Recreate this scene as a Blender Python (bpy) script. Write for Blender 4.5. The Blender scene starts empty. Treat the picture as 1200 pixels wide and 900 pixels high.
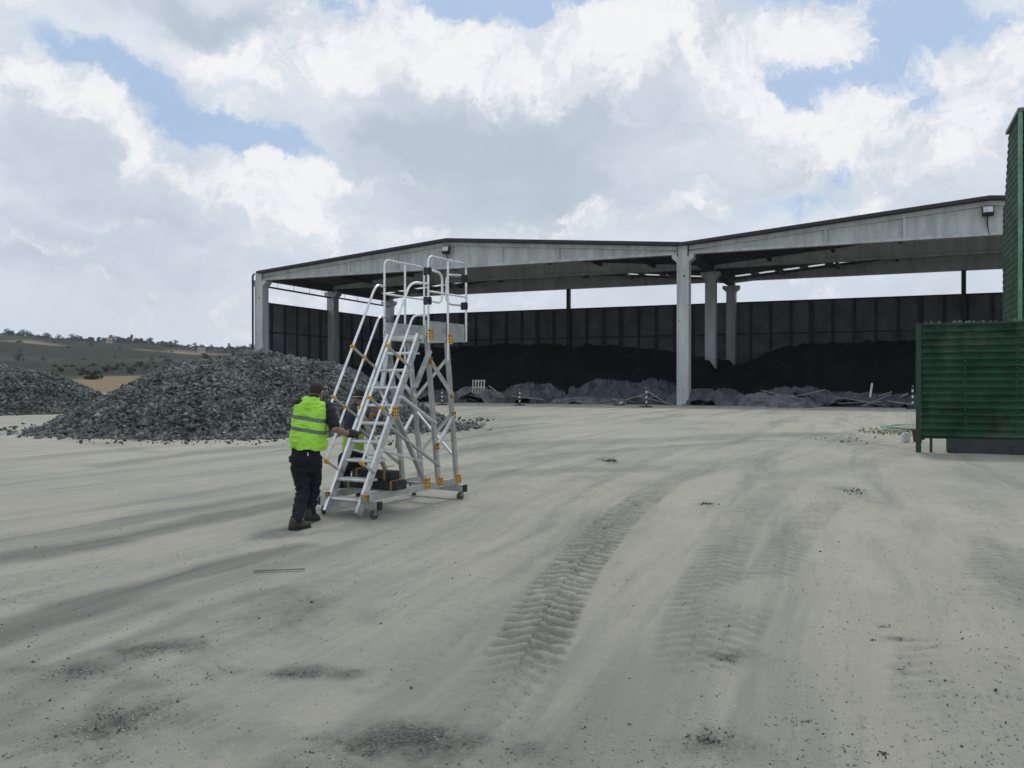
import bpy, bmesh, math, random
import numpy as np
from mathutils import Vector, Matrix, Euler
random.seed(7); RNG = np.random.default_rng(11)
S = bpy.context.scene
COL = S.collection
R = math.radians
F = 971.0; HC = 1.7; CX = 600.0; HY = 447.0      # focal length, eye height and horizon used to work out real positions
def gp(x, y):                                    # ground point seen at a place of the photograph
    Y = HC*F/(y-HY); return ((x-CX)*Y/F, Y)
def wp(x, y, Y):
    return Vector(((x-CX)*Y/F, Y, HC+(HY-y)*Y/F))

# ------------------------------------------------------------------ camera
cam = bpy.data.cameras.new("camera"); camo = bpy.data.objects.new("camera", cam); COL.objects.link(camo)
cam.sensor_width = 36; cam.lens = 36*F/1200; cam.clip_end = 6000; cam.clip_start = 0.05
camo.location = (0, 0, HC); camo.rotation_euler = (R(90)-math.atan(3/F), 0, 0)
S.camera = camo
S.view_settings.view_transform = 'Standard'; S.view_settings.look = 'None'
S.view_settings.exposure = 0.0; S.view_settings.gamma = 1
SUN_EL, SUN_AZ = 58, 18                          # azimuth from +Y (ahead) towards +X
# ------------------------------------------------------------------ sun
sd = bpy.data.lights.new("sun", 'SUN'); sd.energy = 1.45; sd.angle = R(8); sd.color = (1, .96, .9)
so = bpy.data.objects.new("sun", sd); COL.objects.link(so)
v = Vector((math.sin(R(SUN_AZ))*math.cos(R(SUN_EL)), math.cos(R(SUN_AZ))*math.cos(R(SUN_EL)), math.sin(R(SUN_EL))))
so.rotation_euler = v.to_track_quat('Z', 'Y').to_euler(); so.location = v*100
# ------------------------------------------------------------------ world: sky with clouds (in directions, valid from anywhere)
W = bpy.data.worlds.new("World"); S.world = W; W.use_nodes = True
nt = W.node_tree; nt.nodes.clear()
class NG:
    def __init__(s, nt): s.nt = nt; s.n = nt.nodes; s.l = nt.links
    def put(s, sock, v):
        if hasattr(v, 'is_output'): s.l.new(v, sock)
        else: sock.default_value = v
    def m(s, op, a, b=None, c=None, clamp=False):
        n = s.n.new('ShaderNodeMath'); n.operation = op; n.use_clamp = clamp
        for i, v in enumerate((a, b, c)):
            if v is not None: s.put(n.inputs[i], v)
        return n.outputs[0]
    def v(s, op, a, b=None, c=None, out=0):
        n = s.n.new('ShaderNodeVectorMath'); n.operation = op
        for i, v in enumerate((a, b, c)):
            if v is not None: s.put(n.inputs[i], v)
        return n.outputs[out]
    def noise(s, vec, scale, detail=4, rough=.5, dist=0, color=False):
        n = s.n.new('ShaderNodeTexNoise'); s.put(n.inputs['Vector'], vec); n.inputs['Scale'].default_value = scale
        n.inputs['Detail'].default_value = detail; n.inputs['Roughness'].default_value = rough; n.inputs['Distortion'].default_value = dist
        return n.outputs['Color' if color else 'Fac']
    def mr(s, v, a, b, c=0, d=1, smooth=True):
        n = s.n.new('ShaderNodeMapRange'); n.interpolation_type = 'SMOOTHSTEP' if smooth else 'LINEAR'
        s.put(n.inputs[0], v)
        for i, q in enumerate((a, b, c, d)): n.inputs[i+1].default_value = q
        return n.outputs[0]
    def mix(s, f, a, b, mode='MIX'):
        n = s.n.new('ShaderNodeMix'); n.data_type = 'RGBA'; n.blend_type = mode; n.clamp_factor = True
        s.put(n.inputs[0], f)
        for i, q in ((6, a), (7, b)):
            if isinstance(q, (tuple, list)) and len(q) == 3: q = (*q, 1)
            s.put(n.inputs[i], q)
        return n.outputs[2]
g = NG(nt)
tc = g.n.new('ShaderNodeTexCoord').outputs['Generated']
w1 = g.v('MULTIPLY', g.v('SUBTRACT', g.noise(tc, 5.5, 7, .58, color=True), (.5, .5, .5)), (.17, .17, .12))
w2 = g.v('MULTIPLY', g.v('SUBTRACT', g.noise(tc, 21, 8, .66, color=True), (.5, .5, .5)), (.07, .07, .055))
D = g.v('ADD', g.v('ADD', tc, w1), w2)
def azel(vec):
    sx = g.n.new('ShaderNodeSeparateXYZ'); g.put(sx.inputs[0], vec)
    az = g.m('ARCTAN2', sx.outputs[0], sx.outputs[1])
    r = g.m('SQRT', g.m('ADD', g.m('MULTIPLY', sx.outputs[0], sx.outputs[0]), g.m('MULTIPLY', sx.outputs[1], sx.outputs[1])))
    el = g.m('ARCTAN2', sx.outputs[2], r)
    c = g.n.new('ShaderNodeCombineXYZ'); g.put(c.inputs[0], az); g.put(c.inputs[1], el)
    return c.outputs[0], el
AE, EL = azel(D)
_, EL0 = azel(tc)
def blobs(lst, acc):
    for (x, y, rx, ry, w) in lst:
        u = x-CX; az = math.atan(u/F); el = math.atan((HY-y)/math.hypot(F, u))
        k = F/(F*F+u*u)*F/F
        ra = rx*k; re = ry/math.hypot(F, u)
        q = g.v('MULTIPLY_ADD', AE, (1/ra, 1/re, 0), (-az/ra, -el/re, 0))
        e = g.m('EXPONENT', g.m('MULTIPLY', g.v('DOT_PRODUCT', q, q, out=1), -1.0))
        acc = g.m('MULTIPLY_ADD', e, w, acc)
    return acc
GAPS = [(60, 62, 90, 22, -.36), (150, 95, 60, 24, -.38), (235, 150, 70, 30, -.66), (320, 185, 60, 22, -.75), (600, 8, 130, 22, -.95), (450, 0, 80, 22, -.7),
        (930, 95, 60, 30, -.7), (905, 85, 30, 40, -.4), (1000, 100, 70, 22, -.75), (1120, 122, 70, 20, -.85), (1060, 30, 40, 40, -.6), (985, 190, 32, 20, -.6),
        (945, 235, 90, 20, -.35), (840, 60, 30, 14, -.3), (1150, 10, 60, 14, -.3), (730, 20, 40, 20, -.3),
        (1000, -60, 180, 60, -.4), (60, 280, 40, 16, -.15), (580, 170, 160, 80, .5), (200, 10, 150, 30, .4), (80, 200, 120, 40, .4)]
WHITE = [(20, 100, 44, 22, .8), (105, 128, 44, 26, .9), (60, 140, 90, 22, .5), (140, 175, 30, 26, .7), (180, 205, 50, 18, .8), (250, 222, 60, 20, .8), (320, 205, 40, 22, .85), (385, 212, 46, 16, .8), (300, 250, 90, 12, .4),
         (440, 60, 60, 34, .95), (400, 50, 30, 24, .6), (530, 70, 80, 34, .9), (620, 85, 70, 30, .6), (520, 105, 80, 16, .4), (340, 80, 60, 40, .55), (290, 60, 90, 30, .5), (290, 130, 50, 16, .5), (220, 60, 60, 20, .4), (330, 10, 30, 24, .5),
         (720, 60, 50, 34, .75), (800, 40, 70, 40, .9), (900, 40, 90, 36, .8), (990, 40, 40, 36, .8), (860, 85, 60, 24, .5), (1130, 80, 60, 28, 1.0), (1190, 55, 50, 34, .9), (700, 110, 60, 24, .4),
         (860, 118, 60, 26, .75), (900, 150, 60, 22, .55), (1005, 128, 44, 20, .9), (1060, 150, 60, 18, .9), (1150, 160, 46, 28, .95), (1000, 165, 50, 18, .5), (1090, 190, 80, 24, .5), (920, 185, 40, 12, .4),
         (690, 240, 50, 14, .75), (800, 245, 36, 14, .85), (740, 262, 60, 10, .5), (470, 208, 30, 8, .35), (940, 195, 30, 10, .4), (670, 200, 30, 12, .3),
         (20, 252, 34, 10, .75), (30, 290, 50, 14, .55), (95, 318, 36, 8, .45), (150, 258, 60, 10, .5), (190, 332, 46, 6, .5), (275, 352, 50, 7, .35), (400, 300, 60, 6, .25), (30, 325, 40, 8, .4),
         (480, 265, 30, 6, .3), (330, 262, 60, 6, .25), (560, 130, 50, 12, .2),
         (215, 8, 110, 22, -.6), (610, 170, 110, 56, -.5), (70, 195, 80, 26, -.45), (240, 160, 60, 20, -.4), (930, 95, 40, 18, -.3), (610, 10, 80, 14, -.4), (1060, 30, 30, 30, -.4)]
GREY = [(215, 5, 130, 24, .8), (600, 165, 120, 62, .8), (470, 190, 70, 60, .5), (720, 130, 60, 50, .3), (60, 190, 100, 38, .7), (180, 250, 120, 22, .4), (560, 245, 140, 28, .4),
        (120, 300, 200, 40, .3), (700, 225, 90, 24, .3), (900, 200, 60, 24, .25), (1010, 200, 90, 26, .3), (600, 330, 600, 40, .1), (330, 320, 120, 30, .1), (60, 380, 300, 30, -.2)]
cov = g.m('MULTIPLY_ADD', g.noise(tc, 3.2, 8, .6), .75, .42)
cov = blobs(GAPS, cov)
alpha = g.mr(cov, .40, .70)
def lay(vec):
    return g.noise(vec, 6.5, 9, .63)
fb = lay(D)
deckv = g.m('ADD', blobs(GREY, .02), g.m('MULTIPLY', g.m('SUBTRACT', g.noise(g.v('MULTIPLY', D, (1, 1, 2.2)), 7, 9, .64), .5), 1.7))
deck = g.mix(g.mr(deckv, -.3, 1.0), (7.35, 8.0, 8.75), (4.9, 5.65, 6.6))
wh0 = blobs(WHITE, 0.07)
whf = g.m('ADD', wh0, g.m('MULTIPLY', g.m('SUBTRACT', fb, .5), 2.3))
whf = g.m('ADD', whf, g.m('MULTIPLY', g.m('SUBTRACT', g.noise(g.v('MULTIPLY', D, (1, 1, 1.8)), 15, 10, .70), .5), 1.9))
walpha = g.m('MULTIPLY', g.mr(whf, .14, .74), .93)
relief = g.m('MULTIPLY', g.m('SUBTRACT', lay(g.v('ADD', D, (.0, .0, .03))), fb), 3.4)
wshade = g.m('ADD', g.mr(whf, .45, 1.5, .46, .02), relief)
wcol = g.mix(g.mr(wshade, .0, 1.0), (9.35, 9.4, 9.5), (5.9, 6.6, 7.5))
sky = g.n.new('ShaderNodeTexSky'); sky.sky_type = 'NISHITA'; sky.sun_disc = False
sky.sun_elevation = R(SUN_EL); sky.sun_rotation = R(SUN_AZ); sky.air_density = 1; sky.dust_density = 1.5; sky.altitude = 300
blue = g.mix(.80, sky.outputs[0], (4.0, 5.6, 8.1))
low = g.mr(EL0, .0, .17, 1, 0)
deck = g.mix(g.m('MULTIPLY', low, .5), deck, (6.2, 6.9, 7.75))
al2 = g.m('MAXIMUM', alpha, g.m('MULTIPLY', low, .9))
skyc = g.mix(g.m('MAXIMUM', al2, .15), blue, deck)
skyc = g.mix(g.m('MULTIPLY', walpha, g.m('SUBTRACT', 1.0, g.m('MULTIPLY', low, .15))), skyc, wcol)
bg = g.n.new('ShaderNodeBackground'); g.put(bg.inputs[0], skyc); bg.inputs[1].default_value = .1
wo = g.n.new('ShaderNodeOutputWorld'); g.l.new(bg.outputs[0], wo.inputs[0])
W.cycles.sampling_method = 'MANUAL'; W.cycles.sample_map_resolution = 512

# ------------------------------------------------------------------ helpers
def P(o, label=None, cat=None, group=None, kind=None):
    if label: o['label'] = label
    if cat: o['category'] = cat
    if group: o['group'] = group
    if kind: o['kind'] = kind
    return o
def empty(name, loc, rz, label, cat, group=None):
    o = bpy.data.objects.new(name, None); COL.objects.link(o); o.location = loc; o.rotation_euler = (0, 0, rz)
    o.empty_display_size = .2
    return P(o, label, cat, group)
MATS = {}
def mat(name, col, rough=.7, metal=0, var=.15, scale=3, bump=0, bscale=40, island=0, col2=None, spec=.5, coord='Object', stretch=(1, 1, 1), dirt=0):
    if name in MATS: return MATS[name]
    m = bpy.data.materials.new(name); m.use_nodes = True; n = NG(m.node_tree)
    b = m.node_tree.nodes['Principled BSDF']
    tcn = n.n.new('ShaderNodeTexCoord').outputs[coord]
    tv = n.v('MULTIPLY', tcn, stretch)
    f = n.noise(tv, scale, 6, .6)
    c2 = col2 or tuple(min(1, q*(1+var*2)) for q in col); c1 = tuple(q*(1-var) for q in col) if not col2 else col
    c = n.mix(n.mr(f, .3, .7), c1, c2)
    if dirt:
        c = n.mix(n.m('MULTIPLY', n.mr(n.noise(tv, scale*.6, 8, .7), .5, .68), dirt), c, (.22, .20, .17))
    if island:
        gi = n.n.new('ShaderNodeNewGeometry').outputs['Random Per Island']
        c = n.mix(1.0, c, n.mix(gi, (1-island,)*3, (1+island,)*3), 'MULTIPLY')
    n.put(b.inputs['Base Color'], c)
    n.put(b.inputs['Roughness'], n.mr(n.noise(tv, scale*3, 3), .2, .8, max(0, rough-.12), min(1, rough+.12)))
    b.inputs['Metallic'].default_value = metal
    b.inputs['Specular IOR Level'].default_value = spec
    if bump:
        bn = n.n.new('ShaderNodeBump'); bn.inputs['Strength'].default_value = 1; bn.inputs['Distance'].default_value = bump
        n.put(bn.inputs['Height'], n.noise(tv, bscale, 6, .6)); n.l.new(bn.outputs[0], b.inputs['Normal'])
    MATS[name] = m
    return m
class MB:
    """collects primitives, then links them as ONE mesh"""
    def __init__(s): s.v = []; s.f = []; s.mi = []; s.k = 0
    def add(s, vs, fs):
        o = len(s.v); s.v += [tuple(q) for q in vs]; s.f += [tuple(i+o for i in f) for f in fs]; s.mi += [s.k]*len(fs); return s
    def box(s, a, b):
        (x0, y0, z0), (x1, y1, z1) = a, b
        return s.add([(x0, y0, z0), (x1, y0, z0), (x1, y1, z0), (x0, y1, z0), (x0, y0, z1), (x1, y0, z1), (x1, y1, z1), (x0, y1, z1)],
                     [(0, 3, 2, 1), (4, 5, 6, 7), (0, 1, 5, 4), (1, 2, 6, 5), (2, 3, 7, 6), (3, 0, 4, 7)])
    def prism(s, poly, axis_from, ax):   # poly: list of 3d points, extruded by vector ax
        n = len(poly); p = [Vector(q) for q in poly]; ax = Vector(ax)
        return s.add(p+[q+ax for q in p], [tuple(range(n))[::-1], tuple(range(n, 2*n))]+[(i, (i+1) % n, n+(i+1) % n, n+i) for i in range(n)])
    def bar(s, a, b, w, h, up=(0, 0, 1)):      # rectangular bar a->b
        a = Vector(a); b = Vector(b); d = (b-a).normalized(); u = Vector(up)
        if abs(d.dot(u)) > .98: u = Vector((0, 1, 0))
        x = d.cross(u).normalized(); y = x.cross(d).normalized()
        q = [x*w/2+y*h/2, -x*w/2+y*h/2, -x*w/2-y*h/2, x*w/2-y*h/2]
        return s.add([a+k for k in q]+[b+k for k in q], [(0, 1, 2, 3), (7, 6, 5, 4)]+[(i, 4+i, 4+(i+1) % 4, (i+1) % 4) for i in range(4)])
    def tube(s, pts, r, n=10, caps=True, rs=None):
        pts = [Vector(p) for p in pts]; rings = []
        up = None
        for i, p in enumerate(pts):
            d = (pts[min(i+1, len(pts)-1)]-pts[max(i-1, 0)]).normalized()
            if up is None:
                up = Vector((0, 0, 1)) if abs(d.z) < .9 else Vector((1, 0, 0))
            x = d.cross(up).normalized(); y = x.cross(d).normalized(); up = y
            rr = rs[i] if rs else r
            rings.append([p+(x*math.cos(t)+y*math.sin(t))*rr for t in [2*math.pi*k/n for k in range(n)]])
        vs = [q for rg in rings for q in rg]; fs = []
        for i in range(len(pts)-1):
            for k in range(n):
                fs.append((i*n+k, i*n+(k+1) % n, (i+1)*n+(k+1) % n, (i+1)*n+k))
        if caps: fs += [tuple(range(n))[::-1], tuple((len(pts)-1)*n+k for k in range(n))]
        return s.add(vs, fs)
    def build(s, name, mt, parent=None, bevel=0, smooth=False):
        me = bpy.data.meshes.new(name); me.from_pydata(s.v, [], s.f)
        mts = mt if isinstance(mt, (list, tuple)) else [mt]
        for m_ in mts: me.materials.append(m_)
        if len(mts) > 1: me.polygons.foreach_set('material_index', s.mi)
        bm = bmesh.new(); bm.from_mesh(me); bmesh.ops.recalc_face_normals(bm, faces=bm.faces)
        if bevel:
            bmesh.ops.remove_doubles(bm, verts=bm.verts, dist=1e-6)
            bmesh.ops.bevel(bm, geom=[e for e in bm.edges if e.is_manifold and e.calc_face_angle(0) > .6], offset=bevel, segments=2, affect='EDGES', clamp_overlap=True)
        bm.to_mesh(me); bm.free()
        if smooth:
            me.polygons.foreach_set('use_smooth', [True]*len(me.polygons)); me.set_sharp_from_angle(angle=R(35))
        o = bpy.data.objects.new(name, me); COL.objects.link(o)
        if parent: o.parent = parent
        return o
def fillet(pts, r, n=5):
    pts = [Vector(p) for p in pts]; out = [pts[0]]
    for i in range(1, len(pts)-1):
        a, b, c = pts[i-1], pts[i], pts[i+1]; d1 = (a-b); d2 = (c-b); rr = min(r, d1.length*.45, d2.length*.45)
        p1 = b+d1.normalized()*rr; p2 = b+d2.normalized()*rr
        for k in range(n+1):
            t = k/n; out.append((p1*(1-t)**2+b*2*t*(1-t)+p2*t*t))
    return out+[pts[-1]]
def np_mesh(name, V, Fq, mt, parent=None, smooth=False, attrs=None):
    me = bpy.data.meshes.new(name); V = np.asarray(V, np.float32); Fq = np.asarray(Fq, np.int32); k = Fq.shape[1]
    me.vertices.add(len(V)); me.vertices.foreach_set('co', V.ravel())
    me.loops.add(Fq.size); me.loops.foreach_set('vertex_index', Fq.ravel())
    me.polygons.add(len(Fq)); me.polygons.foreach_set('loop_start', np.arange(0, Fq.size, k, dtype=np.int32))
    if smooth: me.polygons.foreach_set('use_smooth', np.ones(len(Fq), bool))
    else: me.polygons.foreach_set('use_smooth', np.zeros(len(Fq), bool))
    for an, av in (attrs or {}).items():
        a = me.attributes.new(an, 'FLOAT', 'POINT'); a.data.foreach_set('value', np.asarray(av, np.float32).ravel())
    me.update(calc_edges=True); me.validate()
    for m_ in (mt if isinstance(mt, (list, tuple)) else [mt]): me.materials.append(m_)
    o = bpy.data.objects.new(name, me); COL.objects.link(o)
    if parent: o.parent = parent
    return o
# value noise in numpy
def vnoise(x, y, seed=0):
    xi = np.floor(x).astype(np.int64); yi = np.floor(y).astype(np.int64); fx = x-xi; fy = y-yi
    fx = fx*fx*(3-2*fx); fy = fy*fy*(3-2*fy)
    def h(a, b):
        n = (a*374761393+b*668265263+seed*974711) & 0xffffffff
        n = ((n ^ (n >> 13))*1274126177) & 0xffffffff
        return ((n ^ (n >> 16)) & 0xffff)/65535.0
    return (h(xi, yi)*(1-fx)+h(xi+1, yi)*fx)*(1-fy)+(h(xi, yi+1)*(1-fx)+h(xi+1, yi+1)*fx)*fy
def fbm(x, y, oct=5, seed=0, gain=.5):
    a = 1; t = 0; s = 0
    for o in range(oct):
        c, sn = math.cos(o*1.1), math.sin(o*1.1)
        t = t+a*vnoise((x*c-y*sn)*2**o+o*17.3, (x*sn+y*c)*2**o-o*9.1, seed+o); s += a; a *= gain
    return t/s
def sstep(x, a, b):
    t = np.clip((x-a)/(b-a), 0, 1); return t*t*(3-2*t)

# ------------------------------------------------------------------ materials
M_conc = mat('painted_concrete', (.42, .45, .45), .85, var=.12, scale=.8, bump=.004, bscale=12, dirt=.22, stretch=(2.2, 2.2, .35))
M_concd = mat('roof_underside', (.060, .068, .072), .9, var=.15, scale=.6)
M_roof = mat('dark_roof_edge', (.014, .016, .018), .5, var=.2, scale=2)
M_panel = mat('slate_panel', (.10, .118, .125), .75, var=.22, scale=.5, dirt=.12)
M_rib = mat('wall_rib', (.016, .02, .023), .6, var=.2)
M_green = mat('green_cladding', (.009, .043, .023), .65, var=.35, scale=1.6, dirt=.22, spec=.25)
M_greend = mat('green_frame', (.008, .035, .022), .5, var=.2, scale=2)
M_trim = mat('pale_green_trim', (.12, .24, .17), .5, var=.2)
M_alu = mat('aluminium', (.70, .72, .73), .34, .85, var=.08, scale=9)
M_alud = mat('extruded_aluminium', (.46, .48, .49), .42, .7, var=.1, scale=7)
M_tread = mat('ribbed_tread', (.62, .64, .64), .45, .6, var=.1, scale=9)
M_orange = mat('orange_clamp', (.62, .30, .025), .55, var=.15, scale=20)
M_black = mat('black_plastic', (.012, .013, .014), .5, var=.2, scale=10)
M_ballast = mat('black_ballast', (.018, .02, .022), .75, var=.3, scale=8)
M_rubber = mat('grey_rubber', (.06, .055, .05), .8, var=.3, scale=20)
M_steel = mat('dusty_steel', (.25, .24, .22), .5, .5, var=.2, scale=20)
M_skin = mat('skin', (.27, .15, .11), .6, var=.12, scale=20)
M_hair = mat('dark_hair', (.022, .016, .013), .8, var=.5, scale=60, bump=.004, bscale=120)
M_shirt = mat('black_shirt', (.006, .007, .010), .9, var=.2, scale=20, bump=.006, bscale=16)
M_navy = mat('navy_shirt', (.016, .020, .034), .9, var=.2, scale=20, bump=.006, bscale=16)
M_trou = mat('dark_trousers', (.004, .006, .011), .9, var=.2, scale=14, bump=.012, bscale=11)
M_boot = mat('dark_boot', (.03, .027, .025), .6, var=.3, scale=20)
M_glove = mat('black_glove', (.012, .014, .014), .7, var=.3, scale=30)
M_lime = mat('lime_fabric', (.28, .46, .07), .8, var=.1, scale=14, bump=.008, bscale=14)

# ------------------------------------------------------------------ ground sheet
TR = [  # tyre tracks: photo polyline, half width, tread depth, darkness
    ([(500, 985), (548, 880), (600, 800), (650, 700), (700, 635), (740, 598), (800, 560), (880, 535)], .25, .045, .8),
    ([(760, 960), (800, 800), (828, 700), (850, 645), (880, 600), (930, 562)], .26, .014, .4),
    ([(780, 860), (850, 745), (905, 670), (940, 620), (980, 585)], .22, .012, .35),
    ([(1230, 990), (1120, 830), (1130, 740), (1180, 670), (1165, 610), (1120, 570)], .32, .015, .3),
    ([(900, 1000), (830, 880), (800, 800)], .22, .03, .6),
    ([(-60, 690), (100, 668), (260, 640), (400, 600), (560, 562)], .28, .006, .14),
    ([(60, 900), (230, 780), (380, 690), (520, 620), (680, 560)], .30, .008, .12),
    ([(330, 960), (450, 800), (560, 690), (650, 620), (760, 565)], .28, .008, .12)]
BANDS = [  # swept, darker bands of wear: polyline, half width, strength
    ([(-80, 680), (0, 655), (120, 634), (230, 612), (330, 592), (430, 575)], .42, 1.0),
    ([(-80, 765), (0, 740), (130, 700), (250, 664), (345, 640)], .28, 1.0),
    ([(-80, 648), (60, 622), (220, 596), (330, 578)], .16, .7), ([(0, 840), (120, 770), (240, 715), (330, 690)], .2, .5), ([(-40, 800), (80, 752), (200, 706)], .16, .45),
    ([(0, 632), (200, 602), (380, 575), (560, 555)], .5, .4),
    ([(200, 600), (420, 572), (560, 548), (700, 530), (900, 516)], .5, .45),
    ([(540, 560), (640, 552), (760, 548)], .7, .45),
    ([(560, 525), (760, 515), (980, 508)], 1.1, .5),
    ([(120, 545), (260, 527), (330, 523)], .5, .6),
    ([(80, 515), (180, 530)], .5, .35),
    ([(500, 850), (560, 760), (640, 680), (740, 600)], .5, .35),
    ([(900, 560), (1000, 545), (1060, 530)], .5, .25),
    ([(640, 900), (760, 820), (860, 720)], .4, .25)]
PATCH = [(355, 715, .42, .26, .55), (190, 760, .16, .12, .8), (85, 788, .26, .10, .7), (140, 845, .26, .16, .8), (345, 790, .30, .06, .9), (490, 868, .34, .10, 1.0),
         (150, 805, .2, .08, .5), (500, 885, .25, .06, .7), (30, 785, .2, .06, .6), (865, 770, .13, .07, .8), (1050, 750, .07, .035, .9), (1035, 735, .05, .03, .6),
         (830, 872, .18, .09, .8), (610, 878, .08, .06, .7), (270, 870, .3, .12, .5), (400, 900, .5, .15, .5), (1000, 578, .22, .2, .6), (715, 541, .25, .12, .7),
         (828, 592, .12, .08, .7), (1057, 787, .04, .03, .6), (60, 870, .3, .1, .5), (990, 516, .8, .4, .6), (560, 498, 2.0, 1.2, .5), (680, 557, 1.2, .4, .4), (425, 808, .06, .04, .5), (600, 560, 1.0, .5, .3)]
def polydist(X, Y, pts):
    best = np.full(X.shape, 1e9); sd_ = np.zeros(X.shape); ss = np.zeros(X.shape); acc = 0
    for (x0, y0), (x1, y1) in zip(pts[:-1], pts[1:]):
        dx, dy = x1-x0, y1-y0; L = math.hypot(dx, dy); dx /= L; dy /= L
        t = np.clip((X-x0)*dx+(Y-y0)*dy, 0, L); d = np.hypot(X-x0-t*dx, Y-y0-t*dy)
        side = (X-x0)*dy-(Y-y0)*dx; k = d < best
        best = np.where(k, d, best); sd_ = np.where(k, np.sign(side)*d, sd_); ss = np.where(k, acc+t, ss); acc += L
    return best, sd_, ss
def smoothpoly(px, sub=5):
    p = [gp(*q) for q in px]; p = [p[0]]+p+[p[-1]]; out = []
    for i in range(1, len(p)-2):
        for k in range(sub):
            t = k/sub; a, b, c, d = [np.array(q) for q in p[i-1:i+3]]
            out.append(tuple(.5*((2*b)+(-a+c)*t+(2*a-5*b+4*c-d)*t*t+(-a+3*b-3*c+d)*t**3)))
    return out+[p[-2]]
def make_ground():
    th = np.concatenate([np.linspace(-R(36.5), R(36.5), 820), np.linspace(R(36.5), 2*math.pi-R(36.5), 52)[1:-1]])
    r = [2.4]
    while r[-1] < 16: r.append(r[-1]*1.0042)
    while r[-1] < 45: r.append(r[-1]*1.009)
    while r[-1] < 1500: r.append(min(1500, r[-1]*1.06))
    r = np.array([.5, 1, 1.6, 2.1]+r)
    T, Rr = np.meshgrid(th, r); X = Rr*np.sin(T); Y = Rr*np.cos(T)
    Z = (fbm(X*.25, Y*.25, 4, 3)-.5)*.05*sstep(Rr, 2, 8)+(fbm(X*3, Y*3, 4, 9)-.5)*.016+(np.abs(fbm(X*9, Y*9, 4, 19)-.5))*.012*(1-sstep(Rr, 10, 20))
    Z *= 1-sstep(Rr, 45, 70)
    trk = np.zeros(X.shape); soot = np.zeros(X.shape)
    wob = (fbm(X*1.5, Y*1.5, 3, 21)-.5)
    for px, hw, dep, dk in TR:
        b, sd_, ss = polydist(X, Y, smoothpoly(px))
        sd2 = sd_+wob*.05
        m = 1-sstep(b, hw*.8, hw*1.2)
        brk = sstep(fbm(X*.9, Y*.9, 3, 5), .30, .5) if dep < .04 else .8+.2*sstep(fbm(X*.9, Y*.9, 3, 5), .30, .5)*(1-sstep(Rr, 9, 15))
        ph = (ss+np.abs(sd2)*.75)/.18+(sd2 > 0)*.5+wob*.5
        if dep > .011: brk = brk*(.2+.8*sstep(Rr, 4.3, 5.8))*(1-.75*sstep(Rr, 11, 17))
        saw = np.abs((ph % 1)-.5)*2
        saw = saw+(fbm(X*9, Y*9, 3, 91)-.5)*1.3
        lug = sstep(saw, .3, .8)
        Z += m*brk*(lug*dep-dep*.6)+np.exp(-((b-hw*1.15)/.07)**2)*dep*.6*brk
        brk = brk*(.55+.45*fbm(X*3+7, Y*3, 4, 55)*1.6)
        trk = np.maximum(trk, m*brk*dk*(1-.75*lug))
    for px, hw, st in BANDS:
        b, sd_, ss = polydist(X, Y, smoothpoly(px))
        e = b/hw+(fbm(X*1.2, Y*1.2, 4, 31)-.5)*1.3
        trk = np.maximum(trk, (1-sstep(e, .35, 1.25))*st*(.45+.55*fbm(ss*.5, sd_*14, 4, 12)))
    for x, y, rx, ry, st in PATCH:
        cx, cy = gp(x, y); ry2 = ry*max(1, cy/5)*1.5; q = np.hypot((X-cx)/rx, (Y-cy)/ry2)
        e = q*.72+(fbm(X*4+Y, Y*3-X, 6, 41, .62)-.5)*2.2
        soot = np.maximum(soot, (1-sstep(e, -.2, 1.9))*st)
    # loose dark grit drifting in the near left corner
    soot = np.maximum(soot, sstep(fbm(X*2.2, Y*1.6, 5, 61), .55, .75)*.55*sstep(-X+(6.5-Y), 1.0, 4.5)*(1-sstep(Y, 5.5, 8)))
    V = np.stack([X, Y, Z], -1).reshape(-1, 3); nT = len(th); nR = len(r)
    i = np.arange(nR-1)[:, None]*nT; j = np.arange(nT)[None, :]; jn = (j+1) % nT
    Fq = np.stack([i+j, i+nT+j, i+nT+jn, i+jn], -1).reshape(-1, 4)
    # close the centre
    V = np.vstack([V, [[0, 0, 0]]]); c = len(V)-1
    j = np.arange(0, nT); tri = np.stack([np.full(nT, c), j, (j+1) % nT, np.full(nT, c)], -1)
    m = bpy.data.materials.new('dusty_yard'); m.use_nodes = True; n = NG(m.node_tree); b = m.node_tree.nodes['Principled BSDF']
    tco = n.n.new('ShaderNodeTexCoord').outputs['Object']
    def attr(a):
        q = n.n.new('ShaderNodeAttribute'); q.attribute_name = a; return q.outputs['Fac']
    rot = n.n.new('ShaderNodeVectorRotate'); rot.rotation_type = 'Z_AXIS'; rot.inputs['Angle'].default_value = R(24)
    wv = n.v('MULTIPLY', n.v('SUBTRACT', n.noise(tco, .06, 2, .5, color=True), (.5, .5, .5)), (3.0, 3.0, 0))
    n.put(rot.inputs['Vector'], n.v('ADD', tco, wv)); rv = rot.outputs[0]
    big = n.noise(tco, .11, 5, .6); mid = n.noise(n.v('MULTIPLY', rv, (1.2, .5, 1)), .9, 7, .66); fine = n.noise(tco, 30, 5, .7)
    c = n.mix(n.mr(big, .3, .7), (.315, .313, .275), (.43, .416, .342))
    c = n.mix(n.m('MULTIPLY', n.mr(mid, .35, .72), .5), c, (.475, .457, .382))
    strk = n.noise(n.v('MULTIPLY', rv, (1.1, .09, 1)), 1.0, 8, .68, .3)
    c = n.mix(n.m('MULTIPLY', n.mr(strk, .44, .70), .6), c, (.165, .172, .166))
    c = n.mix(n.m('MULTIPLY', n.mr(fine, .45, .8), .25), c, (.18, .18, .165))
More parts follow.
